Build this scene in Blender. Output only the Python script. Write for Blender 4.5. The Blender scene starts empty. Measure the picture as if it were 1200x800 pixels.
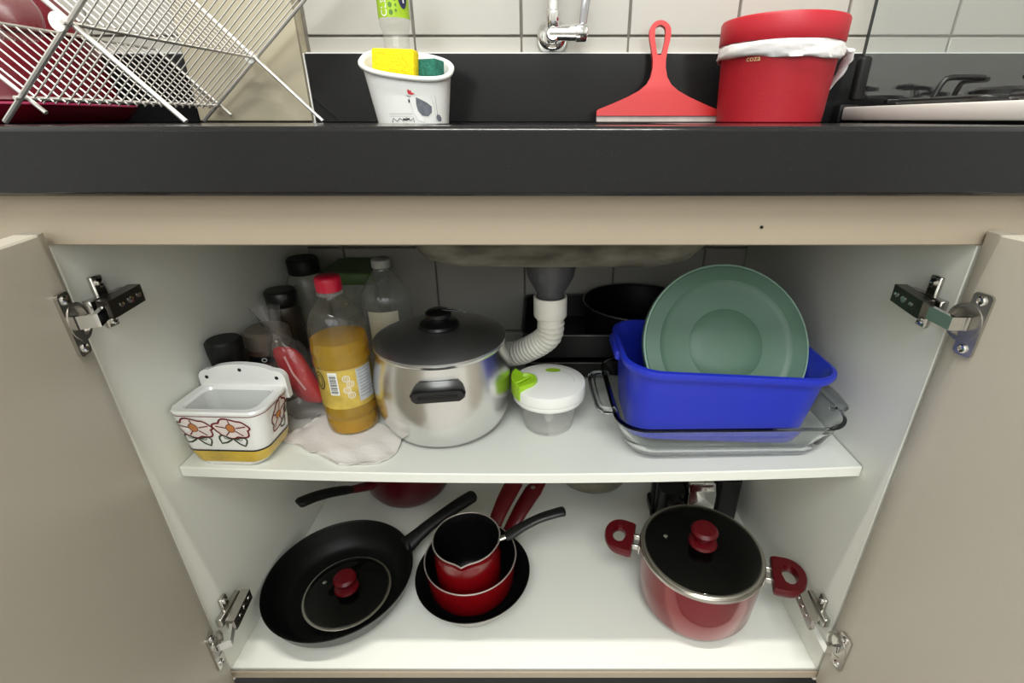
import bpy, bmesh, math, random
from mathutils import Vector, Matrix

random.seed(4)
sc = bpy.context.scene
C = sc.collection
pi = math.pi

# ------------------------------------------------------------------ camera, world, light, exposure
cam_d = bpy.data.cameras.new('camera')
cam = bpy.data.objects.new('camera', cam_d)
C.objects.link(cam)
cam.location = (0, -.42, .84)
cam.rotation_euler = (math.radians(90 - 24.635), 0, 0)
cam_d.sensor_width = 36
cam_d.lens = 567 / 1200 * 36
cam_d.shift_x = -33 / 1200
cam_d.clip_start = .01
sc.camera = cam

w = bpy.data.worlds.new('world')
sc.world = w
w.use_nodes = True
w.node_tree.nodes['Background'].inputs[0].default_value = (.9, .93, 1, 1)
w.node_tree.nodes['Background'].inputs[1].default_value = .15

LAMP_POS = (.0, -.195, 2.44)
LAMP_W = 30.0
FRONT_FILL_W = 22.0
FILL_PANEL_W = 42.0

sc.view_settings.view_transform = 'Standard'
sc.view_settings.look = 'None'
sc.view_settings.gamma = 1
sc.view_settings.use_curve_mapping = False
sc.view_settings.exposure = 0.0
sc.cycles.max_bounces = 10
sc.cycles.diffuse_bounces = 6
sc.cycles.glossy_bounces = 5
sc.cycles.transmission_bounces = 8
sc.cycles.transparent_max_bounces = 24
sc.cycles.use_denoising = True
sc.cycles.sample_clamp_indirect = 6
sc.cycles.caustics_reflective = False

# lamp over the worktop (the bulb of the ceiling lamp) and fill from an unseen window added behind
ld = bpy.data.lights.new('ceiling_bulb', 'AREA')
ld.shape = 'RECTANGLE'
ld.size = 1.15
ld.size_y = .022
ld.energy = LAMP_W
ld.color = (1, .97, .91)
lo = bpy.data.objects.new('ceiling_bulb', ld)
C.objects.link(lo)
lo.location = (LAMP_POS[0], LAMP_POS[1], LAMP_POS[2] - .03)
wd = bpy.data.lights.new('added_window_fill', 'AREA')
wd.shape = 'RECTANGLE'
wd.size = 2.4
wd.size_y = .9
wd.energy = FRONT_FILL_W
wd.color = (.93, .97, 1)
wo = bpy.data.objects.new('added_window_fill', wd)
C.objects.link(wo)
wo.location = (0, -2.13, 1.7)
wo.rotation_euler = (pi / 2, 0, 0)

pd = bpy.data.lights.new('added_panel_fill', 'AREA')  # soft fill added from above to brighten the cabinet, source unseen
pd.shape = 'RECTANGLE'
pd.size = 1.3
pd.size_y = .8
pd.energy = FILL_PANEL_W
pd.color = (.97, 1, .97)
po = bpy.data.objects.new('added_panel_fill', pd)
C.objects.link(po)
po.location = (0, -1.5, 2.465)


# ------------------------------------------------------------------ materials
MATS = {}


def M(name, col, rough=.5, metal=0., coat=0., trans=0., ior=1.45, var=0., vs=6., bump=0., bs=80., rvar=0., stretch=None, col2=None, spec=None):
    if name in MATS:
        return MATS[name]
    m = bpy.data.materials.new(name)
    m.use_nodes = True
    nt = m.node_tree
    b = nt.nodes['Principled BSDF']
    b.inputs['Base Color'].default_value = (*col, 1)
    b.inputs['Roughness'].default_value = rough
    b.inputs['Metallic'].default_value = metal
    b.inputs['Coat Weight'].default_value = coat
    b.inputs['Coat Roughness'].default_value = .08
    b.inputs['Transmission Weight'].default_value = trans
    b.inputs['IOR'].default_value = ior
    if spec is not None:
        b.inputs['Specular IOR Level'].default_value = spec
    tc = nt.nodes.new('ShaderNodeTexCoord')
    mp = nt.nodes.new('ShaderNodeMapping')
    nt.links.new(tc.outputs['Object'], mp.inputs['Vector'])
    if stretch:
        mp.inputs['Scale'].default_value = stretch
    n = nt.nodes.new('ShaderNodeTexNoise')
    n.inputs['Scale'].default_value = vs
    n.inputs['Detail'].default_value = 6
    nt.links.new(mp.outputs[0], n.inputs['Vector'])
    r = nt.nodes.new('ShaderNodeValToRGB')
    c2 = col2 or tuple(max(0, c * (1 - var)) for c in col)
    r.color_ramp.elements[0].color = (*c2, 1)
    r.color_ramp.elements[1].color = (*col, 1)
    r.color_ramp.elements[0].position = .35
    r.color_ramp.elements[1].position = .65
    nt.links.new(n.outputs['Fac'], r.inputs['Fac'])
    nt.links.new(r.outputs['Color'], b.inputs['Base Color'])
    if rvar:
        mr = nt.nodes.new('ShaderNodeMapRange')
        mr.inputs['To Min'].default_value = max(.02, rough - rvar)
        mr.inputs['To Max'].default_value = rough + rvar
        nt.links.new(n.outputs['Fac'], mr.inputs['Value'])
        nt.links.new(mr.outputs[0], b.inputs['Roughness'])
    if bump:
        n2 = nt.nodes.new('ShaderNodeTexNoise')
        n2.inputs['Scale'].default_value = bs
        n2.inputs['Detail'].default_value = 4
        nt.links.new(mp.outputs[0], n2.inputs['Vector'])
        bp = nt.nodes.new('ShaderNodeBump')
        bp.inputs['Strength'].default_value = bump
        bp.inputs['Distance'].default_value = .002
        nt.links.new(n2.outputs['Fac'], bp.inputs['Height'])
        nt.links.new(bp.outputs['Normal'], b.inputs['Normal'])
    MATS[name] = m
    return m


def CLEAR(name, tint, rough=.03, ior=1.45, haze=0., hcol=(.9, .9, .9), bump=0., bs=40.):
    """clear thin-walled plastic or glass: see-through with Fresnel reflection"""
    if name in MATS:
        return MATS[name]
    m = bpy.data.materials.new(name)
    m.use_nodes = True
    nt = m.node_tree
    nt.nodes.remove(nt.nodes['Principled BSDF'])
    out = nt.nodes['Material Output']
    t = nt.nodes.new('ShaderNodeBsdfTransparent')
    t.inputs['Color'].default_value = (*tint, 1)
    g = nt.nodes.new('ShaderNodeBsdfGlossy')
    g.inputs['Roughness'].default_value = rough
    lw = nt.nodes.new('ShaderNodeLayerWeight')
    lw.inputs['Blend'].default_value = .5
    pw = nt.nodes.new('ShaderNodeMath')
    pw.operation = 'POWER'
    pw.inputs[1].default_value = 4.5
    nt.links.new(lw.outputs['Facing'], pw.inputs[0])
    fr = nt.nodes.new('ShaderNodeMapRange')
    f0 = ((ior - 1) / (ior + 1)) ** 2
    fr.inputs['To Min'].default_value = f0
    fr.inputs['To Max'].default_value = .85
    nt.links.new(pw.outputs[0], fr.inputs['Value'])
    mx = nt.nodes.new('ShaderNodeMixShader')
    tc = nt.nodes.new('ShaderNodeTexCoord')
    n = nt.nodes.new('ShaderNodeTexNoise')
    n.inputs['Scale'].default_value = bs
    nt.links.new(tc.outputs['Object'], n.inputs['Vector'])
    if bump:
        bp = nt.nodes.new('ShaderNodeBump')
        bp.inputs['Strength'].default_value = bump
        bp.inputs['Distance'].default_value = .004
        nt.links.new(n.outputs['Fac'], bp.inputs['Height'])
        nt.links.new(bp.outputs['Normal'], g.inputs['Normal'])
        nt.links.new(bp.outputs['Normal'], lw.inputs['Normal'])
    base = t
    if haze:
        d = nt.nodes.new('ShaderNodeBsdfDiffuse')
        d.inputs['Color'].default_value = (*hcol, 1)
        mh = nt.nodes.new('ShaderNodeMixShader')
        mr = nt.nodes.new('ShaderNodeMapRange')
        mr.inputs['To Min'].default_value = haze * .6
        mr.inputs['To Max'].default_value = haze * 1.4
        nt.links.new(n.outputs['Fac'], mr.inputs['Value'])
        nt.links.new(mr.outputs[0], mh.inputs['Fac'])
        nt.links.new(t.outputs[0], mh.inputs[1])
        nt.links.new(d.outputs[0], mh.inputs[2])
        base = mh
    nt.links.new(fr.outputs[0], mx.inputs['Fac'])
    nt.links.new(base.outputs[0], mx.inputs[1])
    nt.links.new(g.outputs[0], mx.inputs[2])
    nt.links.new(mx.outputs[0], out.inputs['Surface'])
    MATS[name] = m
    return m


def granite():
    m = M('granite', (.012, .012, .0125), .15, var=.4, vs=30, spec=.3)
    nt = m.node_tree
    b = nt.nodes['Principled BSDF']
    tc = nt.nodes.new('ShaderNodeTexCoord')
    v = nt.nodes.new('ShaderNodeTexVoronoi')
    v.inputs['Scale'].default_value = 300
    nt.links.new(tc.outputs['Object'], v.inputs['Vector'])
    r = nt.nodes.new('ShaderNodeValToRGB')
    r.color_ramp.elements[0].position = 0
    r.color_ramp.elements[0].color = (.026, .026, .025, 1)
    r.color_ramp.elements[1].position = .22
    r.color_ramp.elements[1].color = (.012, .012, .0125, 1)
    nt.links.new(v.outputs['Distance'], r.inputs['Fac'])
    nt.links.new(r.outputs['Color'], b.inputs['Base Color'])
    return m


def concrete():
    m = M('rough_sink_underside', (.15, .145, .115), .9, var=.75, vs=26, bump=1.0, bs=55, col2=(.045, .042, .03), stretch=(.6, 1, 1.6))
    return m


GRANITE = granite()
CONCRETE = concrete()
MELAMINE = M('white_melamine', (.80, .81, .745), .42, var=.03, vs=3)
EDGE = M('cream_edge_band', (.74, .72, .64), .5, var=.05, vs=9)
BEIGE = M('beige_rail_laminate', (.375, .31, .232), .45, var=.05, vs=5, bump=.05, bs=300)
DOOR = M('cream_door_foil', (.46, .425, .355), .36, var=.03, vs=4, bump=.06, bs=350)
TILE = M('white_glazed_tile', (.44, .425, .382), .22, var=.05, vs=3)
GROUT = M('dark_grout', (.22, .20, .17), .9, var=.3, vs=60)
PILLAR = M('cream_pillar_paint', (.50, .45, .33), .35, var=.12, vs=7)
WALLP = M('room_wall_paint', (.74, .73, .70), .7, var=.03, vs=2)
FLOORM = M('grey_floor_tile', (.42, .40, .37), .4, var=.1, vs=5)
CEILM = M('white_ceiling_paint', (.82, .82, .80), .8, var=.02, vs=2)
PLINTH = M('dark_plinth', (.02, .02, .022), .35, var=.2, vs=20)
STEEL = M('nickel_steel', (.58, .56, .52), .25, 1, var=.1, vs=30)
CHROME = M('chrome', (.78, .78, .78), .06, 1, var=.03, vs=9)
WIRE = M('wire_steel', (.74, .72, .69), .36, .8, var=.06, vs=40)
BLACKP = M('black_plastic', (.008, .008, .008), .3, var=.3, vs=40)
BLACKM = M('matt_black_plastic', (.007, .007, .007), .5, var=.3, vs=40, spec=.3)
NONSTICK = M('black_nonstick', (.004, .004, .004), .45, var=.3, vs=30, bump=.05, bs=500, spec=.22)
DARKTIN = M('dark_baking_tin', (.008, .008, .008), .4, .0, var=.4, vs=20)
REDMET = M('red_metallic_enamel', (.21, .003, .008), .22, .6, coat=.5, var=.1, vs=8)
REDEN = M('red_enamel', (.17, .002, .004), .2, 0, coat=.6, var=.08, vs=8)
REDPL = M('red_soft_plastic', (.095, .0015, .005), .3, var=.1, vs=15)
REDBIN = M('red_bin_plastic', (.40, .010, .020), .45, var=.06, vs=10, bump=.12, bs=420)
REDSQ = M('coral_red_plastic', (.52, .022, .022), .4, var=.06, vs=10)
RUBBER = M('grey_rubber', (.42, .36, .34), .6, var=.2, vs=40)
ALU = M('polished_aluminium', (.82, .82, .81), .24, 1, var=.12, vs=14, rvar=.07, stretch=(1, 1, .35), bump=.06, bs=60)
ALULID = M('aluminium_lid', (.62, .63, .64), .36, 1, var=.12, vs=9, rvar=.06)
ALUDULL = M('dull_aluminium', (.42, .39, .33), .4, 1, var=.25, vs=25, rvar=.08)
WHITEP = M('white_plastic', (.80, .80, .77), .3, var=.03, vs=8)
PIPEP = M('white_pvc', (.78, .76, .68), .38, var=.08, vs=20)
GREYP = M('grey_drain_plastic', (.075, .075, .08), .35, var=.2, vs=25)
LIME = M('lime_plastic', (.33, .58, .02), .3, var=.08, vs=20)
GREENLID = M('sage_green_plastic', (.115, .215, .150), .42, var=.05, vs=6)
BLUEP = M('cobalt_blue_plastic', (.018, .035, .52), .32, var=.08, vs=8)
CERAM = M('white_ceramic', (.80, .80, .78), .12, coat=.4, var=.03, vs=8)
CERIN = M('ceramic_inside', (.66, .67, .65), .2, var=.06, vs=9)
YELLOWG = M('ochre_glaze', (.62, .43, .06), .18, var=.3, vs=28, coat=.3)
INKBLK = M('black_glaze_line', (.012, .01, .012), .3, var=.1, vs=20)
INKRED = M('dark_red_glaze_line', (.16, .012, .016), .3, var=.1, vs=20)
INKGRN = M('dark_green_glaze_line', (.035, .055, .03), .3, var=.1, vs=20)
PETAL = M('pale_petal_glaze', (.78, .70, .66), .25, var=.12, vs=30)
FLCORE = M('orange_flower_centre', (.55, .22, .07), .25, var=.2, vs=40)
CLOTH = M('white_paper_cloth', (.80, .76, .72), .85, var=.04, vs=15, bump=.3, bs=220)
SPONGEY = M('yellow_sponge', (.85, .62, .005), .9, var=.15, vs=90, bump=.9, bs=260)
SPONGEG = M('green_scourer', (.02, .16, .115), .9, var=.35, vs=120, bump=.9, bs=320)
BAG = M('white_bin_liner', (.82, .80, .79), .45, var=.08, vs=20, bump=.7, bs=40)
COOKW = M('white_enamel_hob', (.74, .70, .66), .2, var=.04, vs=8)
REDGLOSS = M('glossy_dark_red', (.13, .002, .010), .25, var=.15, vs=6, spec=.3)
OILM = M('golden_oil', (.92, .56, .008), .05, trans=.70, ior=1.12, var=.05, vs=8)
GOLDL = M('gold_label', (.72, .52, .10), .3, .2, var=.3, vs=45)
PAPERW = M('white_print', (.82, .82, .80), .5, var=.03, vs=20)
GREYPRINT = M('pale_grey_print', (.60, .62, .64), .5, var=.15, vs=120)
INK = M('black_print', (.012, .012, .014), .5, var=.1, vs=20)
NAVY = M('navy_print', (.02, .022, .07), .5, var=.1, vs=20)
LABELG = M('lime_label', (.36, .56, .02), .4, var=.2, vs=50)
LABELD = M('dark_green_print', (.10, .22, .02), .4, var=.2, vs=50)
CREAML = M('cream_label', (.72, .68, .52), .5, var=.1, vs=30)
COMB = M('red_print', (.62, .03, .05), .5, var=.1, vs=30)
WINGP = M('slate_print', (.16, .17, .20), .5, var=.3, vs=160)
COFFEE = M('brown_jar_contents', (.13, .075, .05), .5, var=.4, vs=30)
BROWNLID = M('taupe_jar_lid', (.24, .20, .16), .4, var=.1, vs=12)
POUCH = M('red_food_pouch', (.46, .004, .012), .3, var=.15, vs=14, bump=.25, bs=40)
GREENTUB = M('green_tub_lid', (.06, .115, .025), .4, var=.1, vs=10)
GOLDINK = M('gold_print', (.75, .55, .30), .35, .5, var=.1, vs=30)
BONE = M('grit_contents', (.22, .20, .16), .8, var=.3, vs=90)

CLGLASS = CLEAR('clear_glass', (.93, .95, .94), .02, 1.5)
CLLID = CLEAR('smoked_lid_glass', (.55, .57, .57), .04, 1.5)
CLPET = CLEAR('clear_pet', (.95, .955, .94), .05, 1.55, haze=.09, bump=.25, bs=30)
CLPL = CLEAR('clear_plastic', (.96, .96, .95), .06, 1.45, haze=.14)
CLTUB = CLEAR('translucent_tub', (.72, .76, .68), .25, 1.45, haze=.35, hcol=(.55, .56, .5))
CLCUP = CLEAR('clear_cup_plastic', (.97, .97, .97), .05, 1.45, haze=.03)
REDSHADE = M('shaded_red_enamel', (.075, .002, .005), .3, var=.1, vs=8)  # red enamel darkened for the shade at the back
CLOIL = CLEAR('oil_bottle_pet', (.97, .975, .95), .05, 1.55, haze=.02, bump=.25, bs=30)
CLBAG = CLEAR('clear_bag_film', (.97, .96, .96), .10, 1.5, haze=.035, bump=1., bs=55)
CLHOB = CLEAR('tempered_hob_glass', (.92, .93, .93), .03, 1.75)
LAMPM = bpy.data.materials.new('lamp_glow')
LAMPM.use_nodes = True
_b = LAMPM.node_tree.nodes['Principled BSDF']
_b.inputs['Emission Color'].default_value = (1, .97, .9, 1)
_b.inputs['Emission Strength'].default_value = 3


# ------------------------------------------------------------------ mesh helpers
def S(x):
    """height of the sagging shelf at x"""
    return .465 - .011 * (1 - ((x + .023) / .407) ** 2)


class MB:
    def __init__(s):
        s.v, s.f = [], []

    def add(s, vs, fs):
        o = len(s.v)
        s.v += [tuple(p) for p in vs]
        s.f += [tuple(i + o for i in f) for f in fs]
        return s

    def rings(s, rings, caps=(False, False), closed=True):
        """loft a list of rings (equal counts)"""
        n = len(rings[0])
        vs = [p for r in rings for p in r]
        fs = []
        for i in range(len(rings) - 1):
            for j in range(n if closed else n - 1):
                k = (j + 1) % n
                fs.append((i * n + j, i * n + k, (i + 1) * n + k, (i + 1) * n + j))
        if caps[0]:
            fs.append(tuple(range(n))[::-1])
        if caps[1]:
            fs.append(tuple((len(rings) - 1) * n + j for j in range(n)))
        return s.add(vs, fs)

    def lathe(s, prof, seg=48, c=(0, 0, 0), sx=1., sy=1.):
        vs, fs, idx = [], [], []
        for r, z in prof:
            if r < 1e-6:
                idx.append([len(vs)])
                vs.append((c[0], c[1], c[2] + z))
            else:
                idx.append(list(range(len(vs), len(vs) + seg)))
                for j in range(seg):
                    a = 2 * pi * j / seg
                    vs.append((c[0] + sx * r * math.cos(a), c[1] + sy * r * math.sin(a), c[2] + z))
        for a, b in zip(idx, idx[1:]):
            for j in range(seg):
                k = (j + 1) % seg
                if len(a) == 1 and len(b) == 1:
                    continue
                if len(a) == 1:
                    fs.append((a[0], b[k], b[j]))
                elif len(b) == 1:
                    fs.append((a[j], a[k], b[0]))
                else:
                    fs.append((a[j], a[k], b[k], b[j]))
        return s.add(vs, fs)

    def tube(s, path, rad, seg=10, caps=True, flat=1., up=None, closed=False):
        P = [Vector(p) for p in path]
        n = len(P)
        R = rad if isinstance(rad, (list, tuple)) else [rad] * n
        T = []
        for i in range(n):
            if closed:
                t = P[(i + 1) % n] - P[i - 1]
            else:
                t = P[min(i + 1, n - 1)] - P[max(i - 1, 0)]
            T.append(t.normalized())
        u = Vector(up) if up else (Vector((0, 0, 1)) if abs(T[0].z) < .9 else Vector((1, 0, 0)))
        rings = []
        for i in range(n):
            u = (u - T[i] * u.dot(T[i]))
            if u.length < 1e-6:
                u = T[i].orthogonal()
            u.normalize()
            w_ = T[i].cross(u)
            rings.append([P[i] + (u * math.cos(2 * pi * j / seg) * flat + w_ * math.sin(2 * pi * j / seg)) * R[i] for j in range(seg)])
        if closed:
            rings.append(rings[0])
        return s.rings(rings, (caps and not closed, caps and not closed))

    def box(s, c, d, bev=0., seg=2, M4=None):
        bm = bmesh.new()
        bmesh.ops.create_cube(bm, size=1)
        bmesh.ops.scale(bm, vec=d, verts=bm.verts)
        if bev:
            bmesh.ops.bevel(bm, geom=list(bm.edges), offset=bev, segments=seg, profile=.5, affect='EDGES')
        T = Matrix.Translation(c) @ (M4 or Matrix.Identity(4))
        bm.verts.index_update()
        vs = [T @ v.co for v in bm.verts]
        fs = [[v.index for v in f.verts] for f in bm.faces]
        bm.free()
        return s.add(vs, fs)

    def prism(s, poly, h0, h1, mp=lambda u, v, h: (u, v, h)):
        n = len(poly)
        vs = [mp(u, v, h0) for u, v in poly] + [mp(u, v, h1) for u, v in poly]
        fs = [tuple(range(n))[::-1], tuple(range(n, 2 * n))]
        fs += [(j, (j + 1) % n, n + (j + 1) % n, n + j) for j in range(n)]
        return s.add(vs, fs)

    def ringplate(s, outer, inner, h0, h1, mp=lambda u, v, h: (u, v, h)):
        R = [[mp(u, v, h0) for u, v in outer], [mp(u, v, h1) for u, v in outer],
             [mp(u, v, h1) for u, v in inner], [mp(u, v, h0) for u, v in inner],
             [mp(u, v, h0) for u, v in outer]]
        return s.rings(R)

    def poly(s, pts, mp):
        return s.add([mp(u, v) for u, v in pts], [tuple(range(len(pts)))])

    def fan(s, pts, mp):
        cu = sum(p[0] for p in pts) / len(pts)
        cv = sum(p[1] for p in pts) / len(pts)
        n = len(pts)
        return s.add([mp(u, v) for u, v in pts] + [mp(cu, cv)], [(j, (j + 1) % n, n) for j in range(n)])

    def ribbon(s, pts, wd, mp, closed=False):
        n = len(pts)
        L, Rr = [], []
        for i in range(n):
            a = pts[i - 1] if (closed or i) else pts[0]
            b = pts[(i + 1) % n] if (closed or i < n - 1) else pts[-1]
            dx, dy = b[0] - a[0], b[1] - a[1]
            l = math.hypot(dx, dy) or 1
            nx, ny = -dy / l * wd / 2, dx / l * wd / 2
            L.append(mp(pts[i][0] + nx, pts[i][1] + ny))
            Rr.append(mp(pts[i][0] - nx, pts[i][1] - ny))
        fs = [(i, (i + 1) % n, n + (i + 1) % n, n + i) for i in range(n if closed else n - 1)]
        return s.add(L + Rr, fs)

    def build(s, name, mat, parent=None, smooth=40, off=None, merge=True):
        me = bpy.data.meshes.new(name)
        o_ = off or (0, 0, 0)
        me.from_pydata([(p[0] - o_[0], p[1] - o_[1], p[2] - o_[2]) for p in s.v], [], s.f)
        bm = bmesh.new()
        bm.from_mesh(me)
        if merge:
            bmesh.ops.remove_doubles(bm, verts=bm.verts, dist=1e-6)
        bmesh.ops.recalc_face_normals(bm, faces=bm.faces)
        bm.to_mesh(me)
        bm.free()
        for p in me.polygons:
            p.use_smooth = True
        if smooth is not None:
            me.set_sharp_from_angle(angle=math.radians(smooth))
        me.materials.append(mat)
        o = bpy.data.objects.new(name, me)
        C.objects.link(o)
        if parent:
            o.parent = parent
        return o


def thing(name, label, cat, loc=(0, 0, 0), rotz=0, group=None):
    o = bpy.data.objects.new(name, None)
    o.empty_display_size = .02
    C.objects.link(o)
    o.location = loc
    o.rotation_euler = (0, 0, rotz)
    o['label'] = label
    o['category'] = cat
    if group:
        o['group'] = group
    return o


def tag(o, label, cat, loc=None, group=None):
    o['label'] = label
    o['category'] = cat
    if group:
        o['group'] = group
    if loc:
        o.location = loc
    return o


def struct(o):
    o['kind'] = 'structure'
    return o


def stuff(o):
    o['kind'] = 'stuff'
    return o


def arc(cx, cy, rx, ry, a0, a1, n):
    return [(cx + rx * math.cos(a0 + (a1 - a0) * i / n), cy + ry * math.sin(a0 + (a1 - a0) * i / n)) for i in range(n + 1)]


def ell(cx, cy, rx, ry, n=24, rot=0.):
    o = []
    for i in range(n):
        a = 2 * pi * i / n
        x, y = rx * math.cos(a), ry * math.sin(a)
        o.append((cx + x * math.cos(rot) - y * math.sin(rot), cy + x * math.sin(rot) + y * math.cos(rot)))
    return o


def rrect(hx, hy, r, n=8, cx=0., cy=0.):
    r = min(r, hx, hy)
    o = []
    for sx, sy, a in ((1, 1, 0), (-1, 1, pi / 2), (-1, -1, pi), (1, -1, 1.5 * pi)):
        for i in range(n + 1):
            t = a + pi / 2 * i / n
            o.append((cx + sx * (hx - r) + r * math.cos(t), cy + sy * (hy - r) + r * math.sin(t)))
    return o


def ring3(poly, z):
    return [(u, v, z) for u, v in poly]


def spline(pts, n=8):
    """Catmull-Rom through points"""
    P = [Vector(p) for p in pts]
    out = []
    for i in range(len(P) - 1):
        p0 = P[max(i - 1, 0)]
        p1, p2 = P[i], P[i + 1]
        p3 = P[min(i + 2, len(P) - 1)]
        for k in range(n):
            t = k / n
            out.append(.5 * ((2 * p1) + (p2 - p0) * t + (2 * p0 - 5 * p1 + 4 * p2 - p3) * t * t + (3 * p1 - p0 - 3 * p2 + p3) * t ** 3))
    out.append(P[-1])
    return out


def lerp(a, b, t):
    return a + (b - a) * t


def text2d(txt, size):
    """flat text outline triangulated, returned as (verts2d, faces), centred"""
    cu = bpy.data.curves.new('lettering', 'FONT')
    cu.body = txt
    cu.size = size
    cu.align_x = 'CENTER'
    cu.align_y = 'CENTER'
    cu.resolution_u = 3
    ob = bpy.data.objects.new('lettering', cu)
    C.objects.link(ob)
    dg = bpy.context.evaluated_depsgraph_get()
    me = bpy.data.meshes.new_from_object(ob.evaluated_get(dg))
    vs = [(v.co.x, v.co.y) for v in me.vertices]
    fs = [tuple(p.vertices) for p in me.polygons]
    bpy.data.objects.remove(ob)
    bpy.data.curves.remove(cu)
    bpy.data.meshes.remove(me)
    return vs, fs


def add_text(mb, txt, size, u, v, mp, rot=0.):
    vs, fs = text2d(txt, size)
    c, s = math.cos(rot), math.sin(rot)
    mb.add([mp(u + x * c - y * s, v + x * s + y * c) for x, y in vs], fs)


# ------------------------------------------------------------------ the room
WY = .47          # face of the tiled wall
CT = .8354        # top of the counter
XL, XR = -.43, .384   # inner faces of the cabinet sides
FZ = .146         # top of the cabinet floor

b = MB().box((0, -.865, -.02), (3.3, 2.75, .04))
floor = struct(b.build('floor', FLOORM))
b = MB().box((0, -.865, 2.52), (3.3, 2.75, .04))
struct(b.build('ceiling', CEILM))
b = MB().box((0, .4935, 1.25), (3.3, .04, 2.5))
wall_back = struct(b.build('wall_back', GROUT))
b = MB().box((-1.63, -.865, 1.25), (.04, 2.7, 2.5))
struct(b.build('wall_left', WALLP))
b = MB().box((1.63, -.865, 1.25), (.04, 2.7, 2.5))
struct(b.build('wall_right', WALLP))
b = MB()   # wall behind the viewer with an opening for the added window
b.box((-1.43, -2.2, 1.25), (.44, .06, 2.5)).box((1.43, -2.2, 1.25), (.44, .06, 2.5))
b.box((0, -2.2, .625), (2.42, .06, 1.25)).box((0, -2.2, 2.325), (2.42, .06, .35))
struct(b.build('wall_front', WALLP))
wf = MB()
wf.ringplate(rrect(1.21, .45, .001, 1, 0, 1.70), rrect(1.16, .40, .001, 1, 0, 1.70), -2.22, -2.18, lambda u, v, h: (u, h, v))
wf.box((0, -2.2, 1.70), (.04, .03, .80))
win = struct(wf.build('added_window_1', WHITEP))  # unseen window, added to give the front fill a source
for sx in (-1, 1):
    MB().box((sx * .59, -2.2, 1.70), (1.14, .006, .80)).build('pane', CLGLASS, win)
# ceiling lamp
lamp = thing('ceiling_lamp', 'long white batten lamp on the ceiling above the counter', 'lamp', (LAMP_POS[0], LAMP_POS[1], 2.5))
MB().box((0, 0, -.02), (1.24, .07, .04), .006, 2).build('lamp_base', WHITEP, lamp)
for sx in (-1, 1):
    MB().box((sx * .60, 0, -.055), (.03, .045, .045), .004, 2).build('lamp_socket', WHITEP, lamp)

pl = thing('added_fill_panel', 'large square-edged fill light panel added on the ceiling in the middle of the room', 'lamp', (0, -1.5, 2.5))  # housing added around the fill light, unseen from the camera
m_ = MB()
m_.ringplate(rrect(.70, .45, .01, 2), rrect(.655, .405, .01, 2), -.03, 0)
m_.build('panel_frame', WHITEP, pl)
MB().box((0, 0, -.012), (1.31, .81, .01)).build('panel_back', WHITEP, pl)

# wall tiles: each a piece of the wall
TP, TZ0, TX0 = .1685, .959, -.198
TZP = .1677
tile_me = None


def tile(x0, x1, z0, z1):
    mb = MB().box((0, 0, 0), (x1 - x0 - .003, .007, z1 - z0 - .003), .0012, 1)
    return mb


cols = [(TX0 + TP * k, TX0 + TP * (k + 1)) for k in range(-8, 10)]
for ri in range(-4, 5):
    z0 = TZ0 + TZP * (ri)
    z1 = z0 + TZP
    for (x0, x1) in cols:
        if x1 > 1.6 or x0 < -1.6:
            continue
        if z1 < .80 and (x1 < XL - .01 or x0 > XR + .01):
            continue
        if z1 > .80 and -.37 > x0 > -.55:
            continue        # the painted pillar stands here
        if tile_me is None:
            o = tile(x0, x1, z0, z1).build('tile', TILE, wall_back)
            tile_me = o.data
        else:
            o = bpy.data.objects.new('tile', tile_me)
            C.objects.link(o)
            o.parent = wall_back
        o.location = ((x0 + x1) / 2, WY + .0035, (z0 + z1) / 2)
b = MB().box((-.463, WY - .009, 1.668), (.186, .026, 1.662), .002, 1)
struct(b.build('pillar', PILLAR))

# granite backsplash, with its pale top joint
BSZ = .934
bs = thing('backsplash', 'low black granite upstand along the tiled wall', 'backsplash', (0, WY, CT))
bs['kind'] = 'structure'
for x0, x1 in ((-1.6, -.558), (-.368, 1.6)):
    MB().box(((x0 + x1) / 2, WY - .0095, (CT + BSZ) / 2), (x1 - x0, .017, BSZ - CT - .001), .0012, 1).build('granite_strip', GRANITE, bs, off=bs.location)
    MB().box(((x0 + x1) / 2, WY - .006, BSZ + .0008), (x1 - x0, .011, .0022)).build('pale_joint', PAPERW, bs, off=bs.location)
MB().box((-.3705, WY - .0095, (CT + BSZ) / 2), (.005, .018, BSZ - CT)).build('pale_joint', PAPERW, bs, off=bs.location)

# ------------------------------------------------------------------ worktop with sink
wt = thing('worktop', 'long polished black granite worktop with thick front edge', 'worktop', (0, 0, CT))
HX0, HX1, HY0, HY1 = -.115, .155, .10, .36
b = MB()
b.box((0, .0375, .81), (3.2, .125, .0508), .0036, 1)
b.box((-.8575, .28, .81), (1.485, .36, .0508)).box((.8775, .28, .81), (1.445, .36, .0508))
b.box(((HX0 + HX1) / 2, (HY1 + .46) / 2, .81), (HX1 - HX0, .10, .0508))
b.build('slab', GRANITE, wt, off=wt.location, merge=False)
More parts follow.
